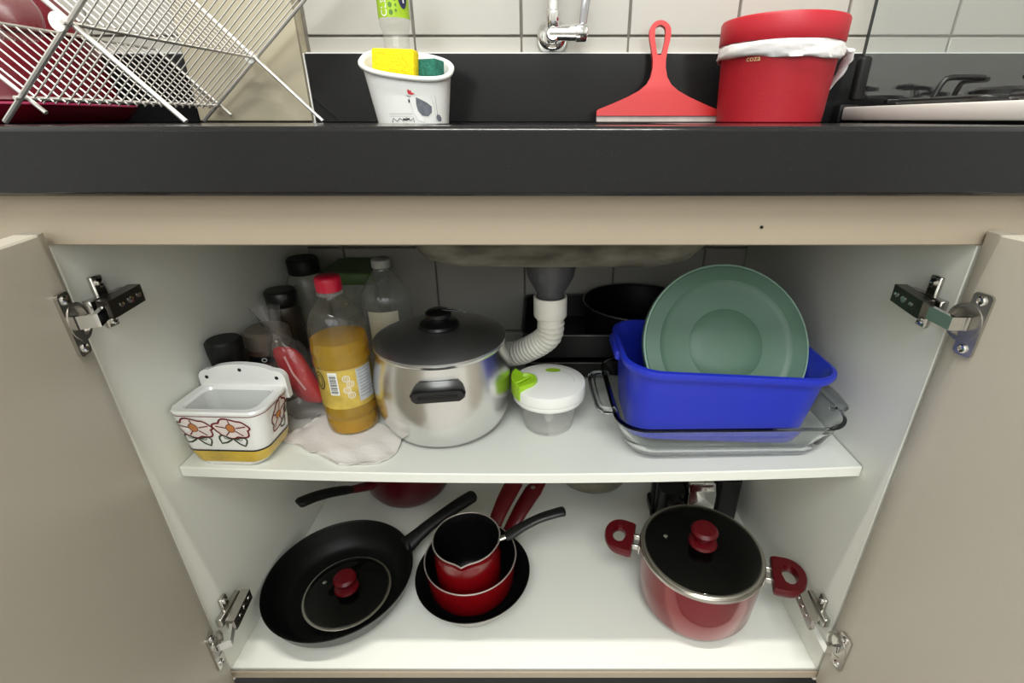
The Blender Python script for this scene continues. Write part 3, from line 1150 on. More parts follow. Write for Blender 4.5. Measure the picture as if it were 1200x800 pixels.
# glass oven dish
kx, ky = .2285, .140
kz = S(.2285) + .0025
gd = thing('glass_oven_dish', 'rectangular clear glass oven dish with loop handles under the blue bin', 'oven dish', (kx, ky, kz), math.radians(1))
m = MB()
GR = [(0, .110, .070, .028), (.003, .118, .077, .030), (.014, .125, .083, .033), (.040, .134, .090, .035), (.049, .137, .093, .036), (.052, .1405, .0965, .037), (.054, .1405, .0965, .037), (.0545, .137, .093, .036),
      (.050, .1325, .0885, .034), (.040, .129, .085, .033), (.016, .120, .078, .030), (.007, .112, .071, .027), (.005, .10, .062, .025)]
m.rings([ring3(rrect(a, b_, r, 9), z) for z, a, b_, r in GR], (True, True))
m.build('dish', M('oven_glass', (.93, .96, .95), .02, trans=1., ior=1.45), gd)
for sg in (-1, 1):
    pth = spline([(sg * .136, -.048, .0515), (sg * .152, -.046, .052), (sg * .1565, -.030, .054), (sg * .158, 0, .055), (sg * .1565, .030, .054), (sg * .152, .046, .052), (sg * .136, .048, .0515)], 6)
    if sg > 0:
        pth = [Vector((min(p.x, .1535), p.y, p.z)) for p in pth]
    m = MB()
    m.tube(pth, .0052, 12, flat=.75, up=(0, 0, 1))
    m.build('loop_handle', MATS['oven_glass'], gd)

# blue bin inside the dish
ux, uy = .2215, .142
uz = kz + .0075
bb = thing('blue_bin', 'cobalt blue plastic bin sitting in the glass oven dish', 'bin', (ux, uy, uz))
bb.rotation_euler = (0, math.radians(3.0), 0)
m = MB()
BR = [(.003, .104, .058, .030), (.006, .1105, .063, .034), (.060, .1175, .070, .038), (.094, .121, .074, .040), (.0965, .1215, .0745, .040), (.0975, .127, .080, .043), (.1035, .1295, .0825, .044), (.107, .1285, .0815, .043), (.108, .1245, .0775, .041),
      (.104, .1215, .0745, .040), (.060, .1155, .068, .037), (.010, .1085, .061, .033), (.0075, .102, .056, .030)]
m.rings([ring3(rrect(a, b_, r, 9), z) for z, a, b_, r in BR], (True, True))
m.build('tub', BLUEP, bb, smooth=45)
m = MB()
m.box((-.1285, .01, .0965), (.009, .06, .014), .004, 2)
m.build('grip_tab', BLUEP, bb)

# green lid leaning in the bin
gl = thing('round_green_lid', 'large round sage green plastic lid standing upright in the blue bin', 'lid', (.2410, .0960, .4800))
gl.rotation_euler = (math.radians(-30), 0, 0)
m = MB()
LR = .1075
prof = [(0, -.003), (.03, -.003), (.045, -.0015), (.048, 0), (.078, 0), (.083, -.0012), (.086, -.003), (.1035, -.0032), (.1065, -.0015), (LR, .002), (LR, .009), (.1055, .009), (.105, .003), (.09, .0005), (0, .0005)]
# lathe about y: local disc standing, base at z=0
vs, fs = [], []
tmp = MB().lathe(prof, 72)
m.add([(x, z, LR + y) for x, y, z in tmp.v], tmp.f)
m.build('disc', GREENLID, gl, smooth=25)
m = MB()
m.tube([(LR * .985 * math.cos(2 * pi * i / 72), -.0015, LR + LR * .985 * math.sin(2 * pi * i / 72)) for i in range(72)], .0016, 6, closed=True)
m.build('rim_bead', M('pale_green_edge', (.30, .46, .36), .35, var=.05, vs=9), gl)

# stacked dark baking tins behind
def tin(name, label, cx, cy, z, hx, hy, h, r=.02):
    o = thing(name, label, 'baking tin', (cx, cy, z), 0, 'dark baking tins stacked at the back')
    m = MB()
    m.rings([ring3(rrect(a, b_, rr_, 6), zz) for zz, a, b_, rr_ in ((0, hx - .012, hy - .012, r), (.002, hx - .008, hy - .008, r), (h - .003, hx - .004, hy - .004, r), (h - .002, hx, hy, r), (h, hx, hy, r), (h, hx - .005, hy - .005, r), (.004, hx - .010, hy - .010, r))], (True, True))
    m.build('pan', DARKTIN, o, smooth=35)
    m = MB()
    m.tube([(x, y, h) for x, y in rrect(hx, hy, r, 6)], .0013, 6, closed=True)
    m.build('rolled_rim', M('worn_tin_edge', (.22, .21, .20), .35, .8, var=.3, vs=40), o)
    return o


tz = S(.15) + .0035
tin('baking_tin', 'lowest dark rectangular baking tin behind the hand chopper', .150, .357, tz, .180, .096, .031)
tin('baking_tin', 'upper dark rectangular baking tin stacked on another tin', .150, .357, tz + .0345, .180, .096, .044)
rt = thing('round_baking_tin', 'round black baking tin nested on top of the rectangular tins', 'baking tin', (.166, .357, tz + .0395), 0, 'dark baking tins stacked at the back')
MB().lathe([(0, 0), (.085, 0), (.088, .003), (.0905, .058), (.0925, .0595), (.0925, .0615), (.0895, .0615), (.087, .058), (.085, .005), (0, .004)], 56).build('pan', NONSTICK, rt)
m = MB()
m.tube([(.0922 * math.cos(2 * pi * i / 56), .0922 * math.sin(2 * pi * i / 56), .0612) for i in range(56)], .0012, 6, closed=True)
m.build('rolled_rim', MATS['worn_tin_edge'], rt)

# ------------------------------------------------------------------ lower floor of the cabinet
def vessel(h, rb, rt_, tk=.0022, lip=.0015, n=60, base_round=.012):
    """outer profile up, over the lip, inner profile down; returns outer and inner profiles"""
    out = [(0, 0), (rb, 0), (rb + .003, .0012), (lerp(rb, rt_, .45), base_round * .55), (lerp(rb, rt_, .8), base_round * 1.4), (rt_ - .001, h * .6), (rt_, h)]
    inn = [(rt_, h), (rt_ - tk * .5, h + .0006), (rt_ - tk, h), (rt_ - tk - .001, h * .6), (lerp(rb, rt_, .8) - tk, base_round * 1.5), (lerp(rb, rt_, .3) - tk, .004), (0, .0035)]
    return out, inn


def circle_tube(r, z, t, n=64, cx=0., cy=0.):
    return MB().tube([(cx + r * math.cos(2 * pi * i / n), cy + r * math.sin(2 * pi * i / n), z) for i in range(n)], t, 8, closed=True)


# big red pot with glass lid
bpx, bpy_ = .2425, .1120
ang = math.atan2(.0592 - .1494, .381 - .1077)
rp = thing('red_casserole', 'large red metallic casserole pot with two red loop handles', 'pot', (bpx, bpy_, FZ), ang)
H = .108
out, inn = vessel(H, .068, .0885, .003, base_round=.016)
MB().lathe(out, 72).build('body', REDMET, rp, smooth=60)
MB().lathe(inn, 72).build('lining', NONSTICK, rp, smooth=60)
MB().lathe([(.0882, H - .005), (.0902, H - .0035), (.0906, H - .001), (.0898, H + .001), (.087, H + .0012), (.0865, H - .001)], 72).build('rim', STEEL, rp)
for sg in (-1, 1):
    m = MB()
    for q in (-.010, .010):
        m.box((sg * .0955, q, .089), (.022, .005, .009), .001, 1)
    m.box((sg * .0895, 0, .088), (.004, .030, .016), .001, 1)
    m.build('handle_bracket', STEEL, rp)
    m = MB()
    oo = [(.1005, -.0300), (.105, -.0315)] + arc(.1185, 0, .0275, .0315, -pi / 2, pi / 2, 20) + [(.105, .0315), (.1005, .0300), (.0995, 0)]
    n_ = len(oo)
    cxh = .1230
    ii = []
    for (u, v) in oo:
        a = math.atan2(v, u - cxh)
        ii.append((cxh + .0100 * math.cos(a), .0150 * math.sin(a)))
    tilt = lambda u, v, h: (sg * u, v, .0895 + h + (u - .1) * .10)
    om = [(cxh + (u - cxh) * .94, v * .94) for u, v in oo]
    im = [(cxh + (u - cxh) * 1.12, v * 1.12) for u, v in ii]
    R = [[tilt(u, v, -.003) for u, v in oo], [tilt(u, v, .004) for u, v in oo], [tilt(u, v, .0075) for u, v in om],
         [tilt(u, v, .0075) for u, v in im], [tilt(u, v, .004) for u, v in ii], [tilt(u, v, -.003) for u, v in ii],
         [tilt(u, v, -.0065) for u, v in im], [tilt(u, v, -.0065) for u, v in om], [tilt(u, v, -.003) for u, v in oo]]
    m.rings(R)
    m.build('loop_handle', REDPL, rp, smooth=50)


def glass_lid(name, label, loc, r, tilt=(0, 0, 0), dome=.009, knobscale=1.):
    o = thing(name, label, 'lid', loc)
    o.rotation_euler = tilt
    MB().lathe([(r * math.sin(t), .002 + dome * (math.cos(t * 1.0) - math.cos(pi / 2)) * 1.0) for t in [pi / 2 * i / 12 for i in range(12, -1, -1)]][:-1] + [(0, .002 + dome)], 64).build('glass', CLLID, o, smooth=80)
    MB().lathe([(r - .004, .0005), (r, 0), (r + .0012, .001), (r + .0012, .0032), (r - .001, .0042), (r - .004, .0036), (r - .004, .0005)], 64).build('steel_rim', STEEL, o)
    k = knobscale
    MB().lathe([(0, dome + .001), (.019 * k, dome + .0015), (.021 * k, dome + .004), (.019 * k, dome + .008 * k), (.0105 * k, dome + .011 * k), (.0095 * k, dome + .015 * k), (.013 * k, dome + .018 * k), (.0185 * k, dome + .0215 * k), (.0195 * k, dome + .0265 * k), (.016 * k, dome + .031 * k), (0, dome + .033 * k)], 40).build('knob', REDPL, o)
    vz_ = .002 + dome * math.cos(math.asin(.62))
    MB().lathe([(0, vz_ + .0018), (.0016, vz_ + .0018), (.0034, vz_ + .001), (.0036, vz_ - .002), (0, vz_ - .002)], 18, (-.60 * r, .16 * r, 0)).build('vent', CHROME, o)
    return o


glass_lid('glass_pot_lid', 'glass lid with steel rim and red knob covering the casserole', (bpx, bpy_, FZ + H + .0006), .0862)

# frying pan
fx, fy = -.3150, .1195
fp = thing('frying_pan', 'wide black frying pan with a glass lid lying in it', 'pan', (fx, fy, FZ))
FH = .046
MB().lathe([(0, 0), (.080, 0), (.084, .0015), (.094, .009), (.104, .024), (.1105, FH - .002), (.1120, FH)], 72).build('body', M('grey_pan_coating', (.10, .10, .10), .35, .6, var=.2, vs=15), fp, smooth=60)
MB().lathe([(.1120, FH), (.1112, FH + .0008), (.1100, FH), (.1085, FH - .003), (.101, .024), (.091, .009), (.082, .0045), (0, .004)], 72).build('cooking_surface', NONSTICK, fp, smooth=60)
ha = math.atan2(.2671 - fy, -.1137 - fx)
hd_ = Vector((math.cos(ha), math.sin(ha), 0))


def long_handle(parent, start, d, pts, rads, mat, name='handle', flat=.62, seg=14):
    m = MB()
    P_ = [Vector(start) + Vector((d[0], d[1], 0)) * u + Vector((0, 0, z)) for u, z in pts]
    P_ = spline(P_, 5)
    rr_ = []
    for i in range(len(rads) - 1):
        for k in range(5):
            rr_.append(lerp(rads[i], rads[i + 1], k / 5))
    rr_.append(rads[-1])
    m.tube(P_, rr_, seg, flat=flat, up=(0, 0, 1))
    return m.build(name, mat, parent, smooth=60)


long_handle(fp, hd_ * .106, hd_, [(0, .036), (.008, .038), (.025, .046), (.05, .056), (.08, .064), (.11, .070), (.132, .0735), (.138, .0735)], [.0175, .0170, .0140, .0125, .0130, .0140, .0135, .007], BLACKM)
glass_lid('glass_pan_lid', 'smaller glass lid with red knob lying inside the frying pan', (fx + .0070, fy - .0020, FZ + .0062), .0665, dome=.008, knobscale=.9)

# skillet, saucepan and milk pot in one stack
sx_, sy_ = -.1065, .1270
sk = thing('skillet', 'black skillet with silver underside at the bottom of the pan stack', 'pan', (sx_, sy_, FZ))
MB().lathe([(0, 0), (.062, 0), (.065, .001), (.066, .004), (.073, .013), (.082, .030), (.0885, .042), (.090, .0435)], 64).build('body', M('brushed_underside', (.62, .58, .54), .35, 1, var=.2, vs=20, rvar=.08), sk, smooth=60)
MB().lathe([(.090, .0435), (.0892, .0442), (.0882, .0435), (.0805, .030), (.071, .013), (.063, .006), (0, .0055)], 64).build('cooking_surface', NONSTICK, sk, smooth=60)
d2 = unit(-.0060 - sx_, .285 - sy_)
hk = long_handle(sk, (d2[0] * .086, d2[1] * .086, 0), d2, [(0, .034), (.012, .040), (.035, .054), (.06, .065), (.090, .074), (.12, .078)], [.012, .0125, .0135, .0155, .0165, .010], REDPL, flat=.45)
m = MB()
hp_ = Vector((d2[0] * .086, d2[1] * .086, 0)) + Vector((d2[0], d2[1], 0)) * .088 + Vector((0, 0, .0810))
m.lathe([(.0022, -.001), (.0045, 0), (.0045, .0012), (.0022, .0014), (0, .0010)], 18, hp_)
m.build('hang_eyelet', STEEL, hk)

px2, py2 = -.1090, .1290
sp = thing('red_saucepan', 'red saucepan nested in the skillet below the milk pot', 'saucepan', (px2, py2, FZ + .0060))
MB().lathe([(0, 0), (.050, 0), (.054, .001), (.062, .009), (.067, .022), (.0695, .050), (.071, .0685)], 64).build('body', REDEN, sp, smooth=60)
MB().lathe([(.071, .0685), (.0695, .0685), (.068, .050), (.065, .022), (.060, .010), (.050, .0035), (0, .003)], 64).build('lining', NONSTICK, sp, smooth=60)
circle_tube(.0705, .0688, .0012).build('rim', M('pale_steel_rim', (.80, .74, .72), .25, .9, var=.05, vs=20), sp)
d3 = unit(-.0480 - px2, .275 - py2)
long_handle(sp, (d3[0] * .069, d3[1] * .069, 0), d3, [(0, .054), (.010, .058), (.03, .068), (.055, .077), (.09, .085), (.12, .088)], [.012, .0125, .0135, .0155, .0165, .010], REDPL, flat=.45)

qx, qy = -.1120, .1240
MZ = FZ + .0100
mk = thing('milk_pot', 'small red milk pot with pouring lip and black handle atop the stack', 'pot', (qx, qy, MZ))
MH = .1080


def lipped(prof, seg=64):
    """lathe whose upper rim is drawn out into a pouring lip towards the viewer"""
    tmp = MB().lathe(prof, seg)
    vs = []
    for x, y, z in tmp.v:
        a = math.atan2(y, x)
        da = abs((a + pi / 2 + pi) % (2 * pi) - pi)
        k = max(0, 1 - da / .30) ** 2 * max(0, (z - MH + .016) / .016)
        vs.append((x * (1 + .11 * k), y * (1 + .11 * k), z - .0 * k))
    mm = MB()
    mm.add(vs, tmp.f)
    return mm


lipped([(0, 0), (.040, 0), (.043, .001), (.0475, .008), (.0500, .022), (.0505, .075), (.0485, .092), (.0485, .100), (.0510, MH)]).build('body', REDEN, mk, smooth=60)
lipped([(.0510, MH), (.0495, MH), (.0470, .100), (.0470, .092), (.0488, .075), (.0485, .022), (.046, .009), (.040, .003), (0, .0025)]).build('lining', NONSTICK, mk, smooth=60)
m = MB()
rim = []
for i in range(72):
    a = 2 * pi * i / 72
    da = abs((a + pi / 2 + pi) % (2 * pi) - pi)
    k = max(0, 1 - da / .30) ** 2
    rim.append((.0505 * (1 + .11 * k) * math.cos(a), .0505 * (1 + .11 * k) * math.sin(a), MH + .0002))
m.tube(rim, .0013, 8, closed=True)
m.build('rim', MATS['pale_steel_rim'], mk)
d4 = unit(.0400 - qx, .166 - qy - .004)
long_handle(mk, (d4[0] * .0485, d4[1] * .0485, 0), d4, [(0, .092), (.004, .0925), (.010, .0935), (.014, .0945)], [.0055, .0055, .005, .005], STEEL, 'ferrule')
long_handle(mk, (d4[0] * .0485, d4[1] * .0485, 0), d4, [(.012, .0940), (.020, .097), (.04, .108), (.065, .118), (.09, .1225), (.104, .1235), (.107, .1235)], [.0090, .0105, .0092, .0088, .0092, .0095, .006], BLACKP, flat=.6)

# red pan at the back, its shade put into the colour
rx_, ry_ = -.268, .372
ro = thing('back_red_pan', 'shade-darkened red pan with long black handle at the back under the shelf', 'pan', (rx_, ry_, FZ))
out, inn = vessel(.085, .062, .088, .0025, base_round=.018)
MB().lathe(out, 56).build('body', REDSHADE, ro, smooth=60)
MB().lathe(inn, 56).build('lining', NONSTICK, ro, smooth=60)
ha = math.atan2(.178 - ry_, -.401 - rx_)
d5 = (math.cos(ha), math.sin(ha))
long_handle(ro, (d5[0] * .086, d5[1] * .086, 0), d5, [(0, .068), (.012, .070), (.03, .078), (.05, .088)], [.012, .012, .011, .0095], REDSHADE, 'handle_bracket', flat=.6)
long_handle(ro, (d5[0] * .086, d5[1] * .086, 0), d5, [(.045, .086), (.06, .095), (.085, .108), (.11, .118), (.134, .124), (.139, .124)], [.0095, .0115, .0115, .0115, .0115, .006], BLACKM, flat=.65)

# dull metal bowl at the back
mbw = thing('metal_bowl', 'dull metal bowl at the back of the cabinet floor', 'bowl', (.1100, .398, FZ))
MB().lathe([(0, 0), (.040, 0), (.056, .005), (.072, .020), (.0775, .040), (.079, .062), (.0805, .063), (.0795, .064), (.0775, .062), (.076, .040), (.0705, .021), (.055, .007), (0, .002)], 56).build('bowl', ALUDULL, mbw, smooth=60)
MB().lathe([(.0785, .0625), (.0815, .063), (.0815, .0645), (.0785, .0645)], 56).build('rim', ALUDULL, mbw)

# chrome and black appliance behind the casserole
ap = thing('small_appliance', 'small chrome and black kitchen appliance behind the casserole', 'appliance', (.278, .292, FZ))
m = MB()
R = []
for y_, hz in ((-.040, .080), (-.034, .094), (-.015, .102), (.030, .106), (.045, .10)):
    R.append([(x, y_, z) for x, z in rrect(.0245, hz / 2, .006, 5, .012, hz / 2 + .012)])
m.rings(R, (True, True))
m.build('body', CHROME, ap, smooth=35)
m = MB()
m.rings([ring3(rrect(.0225, .041, .010, 6, .0605, .002), z) for z in (0, .004, .108, .112)], (True, True))
m.build('side_cheek', BLACKP, ap)
m = MB()
m.rings([ring3(rrect(.0225, .041, .010, 6, -.0375, .002), z) for z in (0, .004, .082, .086)], (True, True))
m.build('side_cheek', BLACKP, ap)
m = MB()
m.rings([ring3(rrect(.075, .045, .012, 6, .010, .002), z) for z in (0, .003, .012, .014)], (True, True))
m.build('foot', BLACKP, ap)
m = MB()
m.rings([[(-.0335 + r * math.cos(t), y_, .066 + r * math.sin(t)) for t in [2 * pi * i / 24 for i in range(24)]] for r, y_ in ((.0145, -.034), (.0150, -.040), (.0140, -.052), (.010, -.0545))], (True, True))
m.build('knob', BLACKP, ap)
m = MB()
m.tube(spline([(-.064, -.006, .004), (-.0655, -.008, .05), (-.0655, -.006, .105), (-.060, .01, .125)], 6), .0035, 8)
m.build('power_cord', BLACKM, ap)

# ------------------------------------------------------------------ things on the worktop
# sponge holder
ux2, uy2 = -.1760, .322
cup = thing('sponge_holder', 'white plastic sponge holder with printed hen against the backsplash', 'holder', (ux2, uy2, CT))


def cupring(t, inset=0., n=56):
    """outline at relative height t"""
    hx = lerp(.0475, .0575, t) - inset
    hy = lerp(.034, .040, t) - inset
    o = []
    for i in range(n):
        a = 2 * pi * i / n
        c_, s_ = math.cos(a), math.sin(a)
        e = 2 / 2.6
        o.append((hx * math.copysign(abs(c_) ** e, c_) - .002 * t, hy * math.copysign(abs(s_) ** e, s_)))
    return o


def cuptop(x, y):
    return .0705 - .125 * x + .42 * y


m = MB()
R = []
for t in (0, .02, .25, .5, .75, 1):
    R.append([(x, y, t * cuptop(x, y)) for x, y in cupring(t)])
for t in (1, .75, .3, .03):
    R.append([(x, y, max(t * cuptop(x, y), .003)) for x, y in cupring(t, .0028)])
m.rings(R, (True, True))
m.build('cup', WHITEP, cup, smooth=45)
m = MB()
m.tube([(x * 1.02, y * 1.02, cuptop(x, y)) for x, y in cupring(1)], .0034, 10, closed=True)
m.build('rolled_rim', WHITEP, cup)


def cupmap(e):
    def f(u, v):
        t = min(max(v / .06, 0), 1)
        hx, hy = lerp(.0475, .0575, t), lerp(.034, .040, t)
        y = -hy * (1 - min(abs(u / hx), .999) ** 2.6) ** (1 / 2.6)
        return (u - .002 * t, y - e, v)
    return f


m = MB()
body = [(.006, .0355), (.0085, .0330), (.0105, .0325), (.014, .0330), (.034, .0325), (.0365, .022), (.0365, .003), (.020, .0015), (.014, .004), (.0095, .012), (.0075, .022), (.0068, .029)]
m.fan(body, cupmap(.0002))
hen = m.build('printed_hen', PAPERW, cup)
MB().ribbon(body, .0006, cupmap(.0005), True).build('hen_outline', GREYPRINT, hen)
MB().fan([(.0150, .0310), (.0200, .0290), (.0285, .0245), (.0335, .0200), (.0325, .0130), (.0275, .0085), (.0200, .0095), (.0155, .0150), (.0143, .0225)], cupmap(.0006)).build('hen_wing', WINGP, hen)
MB().fan([(.0060, .0345), (.0050, .0385), (.0065, .0405), (.0080, .0385), (.0100, .0390), (.0105, .0365), (.0145, .0350), (.0110, .0335)], cupmap(.0006)).build('hen_comb', COMB, hen)
m = MB()
m.fan([(.0062, .0325), (.0025, .0335), (.0060, .0310)], cupmap(.0006))
m.fan([(.0060, .0295), (.0045, .0275), (.0050, .0240), (.0070, .0255)], cupmap(.0006))
m.fan(ell(.0078, .0318, .0008, .0008, 10), cupmap(.0008))
m.build('hen_beak', INK, hen)
MB().fan([(.0385, .0110), (.0370, .0070), (.0385, .0030), (.0420, .0020), (.0430, .0065), (.0415, .0100)], cupmap(.0006)).build('chick_wing', WINGP, hen)
m = MB()
for i in range(14):
    m.fan(ell(-.022 + i * .0022, .0115, .00055, .00045, 6), cupmap(.0006))
    m.fan(ell(-.022 + i * .0022, .0085, .00045, .0004, 6), cupmap(.0006))
m.ribbon([(-.021, .0010), (-.019, .0062), (-.014, .0022), (-.010, .0062), (-.006, .0030), (-.001, .0068), (.004, .0030), (.008, .0065), (.0085, .0015)], .0009, cupmap(.0006))
m.ribbon([(-.006, .0055), (-.002, .0040), (.003, .0058)], .0018, cupmap(.0006))
m.build('printed_border', INK, hen)
MB().ribbon([(.0145, .0335), (.0390, .0335), (.0390, .0020)], .0006, cupmap(.0006)).build('printed_frame', M('fine_grey_ink', (.35, .35, .37), .5, var=.1, vs=20), hen)

# sponges
sp1 = MB()
sp1.box((0, 0, .029), (.062, .016, .058), .003, 2)
o = sp1.build('yellow_sponge', SPONGEY)
tag(o, 'bright yellow sponge poking out of the holder', 'sponge', (ux2 - .0200, uy2 - .0060, CT + .0310))
o.rotation_euler = (math.radians(-6), math.radians(3), math.radians(-14))
sp2 = MB()
sp2.box((0, 0, .036), (.030, .022, .072), .002, 2)
o = sp2.build('green_scourer', SPONGEG)
tag(o, 'dark green scouring sponge low in the holder', 'sponge', (ux2 + .0270, uy2 - .0020, CT + .0050))
o.rotation_euler = (math.radians(-4), 0, math.radians(-24))

# detergent bottle
dx_, dy_ = ux2 - .0180, uy2 + .0220
dt = thing('detergent_bottle', 'clear detergent bottle with lime label standing in the sponge holder', 'bottle', (dx_, dy_, CT + .0045))
MB().lathe([(0, 0), (.0125, 0), (.0150, .003), (.0150, .070), (.0165, .085), (.0172, .090), (.0160, .094), (.0172, .099), (.0160, .103), (.0176, .108), (.0195, .113), (.0205, .120), (.0205, .175), (.018, .188), (.010, .198), (.009, .204)], 40).build('bottle_wall', CLPET, dt)
MB().lathe([(0, .204), (.0115, .204), (.0115, .220), (.006, .224), (.004, .236), (0, .236)], 28).build('cap', LIME, dt)
AD = -math.atan2(dx_, dy_ + .42)
dm = lambda e: (lambda u, v: ((.0206 + e) * math.sin(u / .0206 + AD), -(.0206 + e) * math.cos(u / .0206 + AD), v))
m = MB()
gridpatch(m, -.0300, .0300, .1205, .1740, dm(.0001), 30)
lb = m.build('label', LABELG, dt)
m = MB()
for i, (u, v) in enumerate(((-.004, .143), (-.004, .134), (-.0035, .126), (-.004, .152), (.0025, .146), (.0025, .140), (.003, .134), (.0028, .128))):
    m.fan(ell(u, v, .0026 if i < 4 else .0014, .0030 if i < 4 else .0018, 9), dm(.0004))
m.build('leaf_print', LABELD, lb)
m = MB()
add_text(m, 'CLEAR', .0125, -.0125, .1395, dm(.0004), pi / 2)
m.build('lettering', PAPERW, lb)
m = MB()
m.fan(ell(.0135, .144, .0068, .0135, 26), dm(.0004))
m.build('navy_emblem', NAVY, lb)
m = MB()
add_text(m, 'Y', .0190, .0138, .1425, dm(.0008))
m.build('emblem_letter', PAPERW, lb)

# squeegee
qz = thing('squeegee', 'coral red sink squeegee with looped handle leaning on the backsplash', 'squeegee', (.1805, .405, CT))
qz.rotation_euler = (math.radians(-14.5), 0, math.radians(0))
m = MB()
half = [(.0935, .0090), (.0935, .0165), (.0900, .0185), (.0700, .0260), (.0480, .0350), (.0300, .0440), (.0190, .0530), (.0125, .0640), (.0098, .0780), (.0100, .0900), (.0125, .1040), (.0155, .1170), (.0165, .1250)]
topa = arc(0, .1270, .0165, .0165, 0, pi, 14)
outl = half + topa[1:-1] + [(-u, v) for u, v in half[::-1]]
slot = []
for u, v in outl:
    pass
hole = [(.0042, .1000), (.0075, .1170), (.0080, .1270)] + arc(0, .1290, .0080, .0080, 0, pi, 8)[1:-1] + [(-.0080, .1270), (-.0075, .1170), (-.0042, .1000)] + arc(0, .0995, .0042, .0040, pi, 2 * pi, 6)[1:-1]
# plate with a hole, built through a filled outline
bm = bmesh.new()
ov = [bm.verts.new((u, 0, v)) for u, v in outl]
hv = [bm.verts.new((u, 0, v)) for u, v in hole]
eds = [bm.edges.new((ov[i], ov[(i + 1) % len(ov)])) for i in range(len(ov))] + [bm.edges.new((hv[i], hv[(i + 1) % len(hv)])) for i in range(len(hv))]
bmesh.ops.triangle_fill(bm, use_beauty=True, use_dissolve=False, edges=eds)
bm.verts.index_update()
V = [v.co.copy() for v in bm.verts]
F = [[v.index for v in f.verts] for f in bm.faces]
bm.free()


def thick(v):
    return .0035 + .004 * max(0, 1 - abs(v.z - .045) / .05)


n_ = len(V)
m.add([(v.x, -thick(v), v.z) for v in V] + [(v.x, .0035, v.z) for v in V], F + [[i + n_ for i in f][::-1] for f in F])
no = len(outl)
m.f += [(i, (i + 1) % no, n_ + (i + 1) % no, n_ + i) for i in range(no)]
nh = len(hole)
m.f += [(no + i, no + (i + 1) % nh, n_ + no + (i + 1) % nh, n_ + no + i) for i in range(nh)]
m.build('handle', REDSQ, qz, smooth=50)
m = MB()
m.box((0, -.0005, .0062), (.187, .0035, .0110), .0006, 1)
m.build('rubber_blade', RUBBER, qz)

# red counter bin
ix, iy = .3330, .362
rb = thing('countertop_bin', 'red plastic countertop waste bin with white liner under its lid', 'waste bin', (ix, iy, CT))
MB().lathe([(0, 0), (.0690, 0), (.0710, .002), (.0760, .108), (.0765, .110), (.0745, .110), (.0695, .004), (0, .0035)], 64).build('body', REDBIN, rb)
MB().lathe([(.0775, .1080), (.0798, .1082), (.0805, .1095), (.0810, .1370), (.0795, .1400), (.0760, .1412), (.0700, .1405), (.030, .1410), (0, .1412), (0, .139), (.074, .1385), (.078, .135), (.0775, .1080)], 64).build('lid', M('red_bin_lid', (.46, .012, .024), .42, var=.06, vs=10, bump=.1, bs=420), rb)
# liner: puckered band folded over the rim, with a loose tail
m = MB()
rows = []
rnd = random.Random(7)
NS = 120
for k, (z, r) in enumerate(((.1085, .0772), (.1065, .0800), (.1015, .0812), (.0965, .0803), (.0915, .0810), (.0875, .0790), (.0870, .0762))):
    row = []
    for i in range(NS):
        a = 2 * pi * i / NS
        wv_ = .0012 * math.sin(3 * a + k) + .0009 * math.sin(9 * a + 2.1 * k) + .0006 * math.sin(23 * a + k * 3)
        zz = z + .0020 * math.sin(2 * a + 1) * (k > 1) + .0010 * math.sin(7 * a + k) * (k > 1)
        row.append(((r + wv_) * math.cos(a), (r + wv_) * math.sin(a), zz))
    rows.append(row)
m.rings(rows)
ln = m.build('liner', BAG, rb, smooth=75)
m = MB()
tail = spline([(.079, -.018, .1020), (.0860, -.022, .0960), (.0875, -.018, .0850), (.0850, -.012, .0700), (.0810, -.006, .0550), (.0765, -.004, .0440)], 6)
tr = [.011, .012, .011, .009, .006, .002]
R = []
for i, p in enumerate(tail):
    t = i / (len(tail) - 1) * (len(tr) - 1)
    r = lerp(tr[int(t)], tr[min(int(t) + 1, len(tr) - 1)], t - int(t))
    R.append([(p.x + r * .32 * math.cos(a) * (1 + .4 * math.sin(3 * a + i)), p.y + r * math.sin(a), p.z + r * .25 * math.sin(2 * a + i * .7)) for a in [2 * pi * j / 18 for j in range(18)]])
m.rings(R, (True, True))
m.build('liner_tail', BAG, rb, smooth=70)
m = MB()
AB = -math.atan2(ix, iy + .42)
bmap = lambda u, v: ((.0757) * math.sin(u / .0757 + AB), -(.0757) * math.cos(u / .0757 + AB), v)
add_text(m, 'coza', .0105, -.030, .0855, bmap)
m.build('lettering', GOLDINK, rb)

rb.scale = (1, 1, .9)

# wall tap
tx, tzz = .0190, .9560
tp = thing('wall_tap', 'chrome wall-mounted tap with lever over the sink', 'tap', (tx, WY, tzz))


def cyl_between(mb, a, b_, prof, seg=28):
    """prof: list of (t along a->b, radius)"""
    a, b_ = Vector(a), Vector(b_)
    mb.tube([a.lerp(b_, t) for t, r in prof], [r for t, r in prof], seg)
    return mb


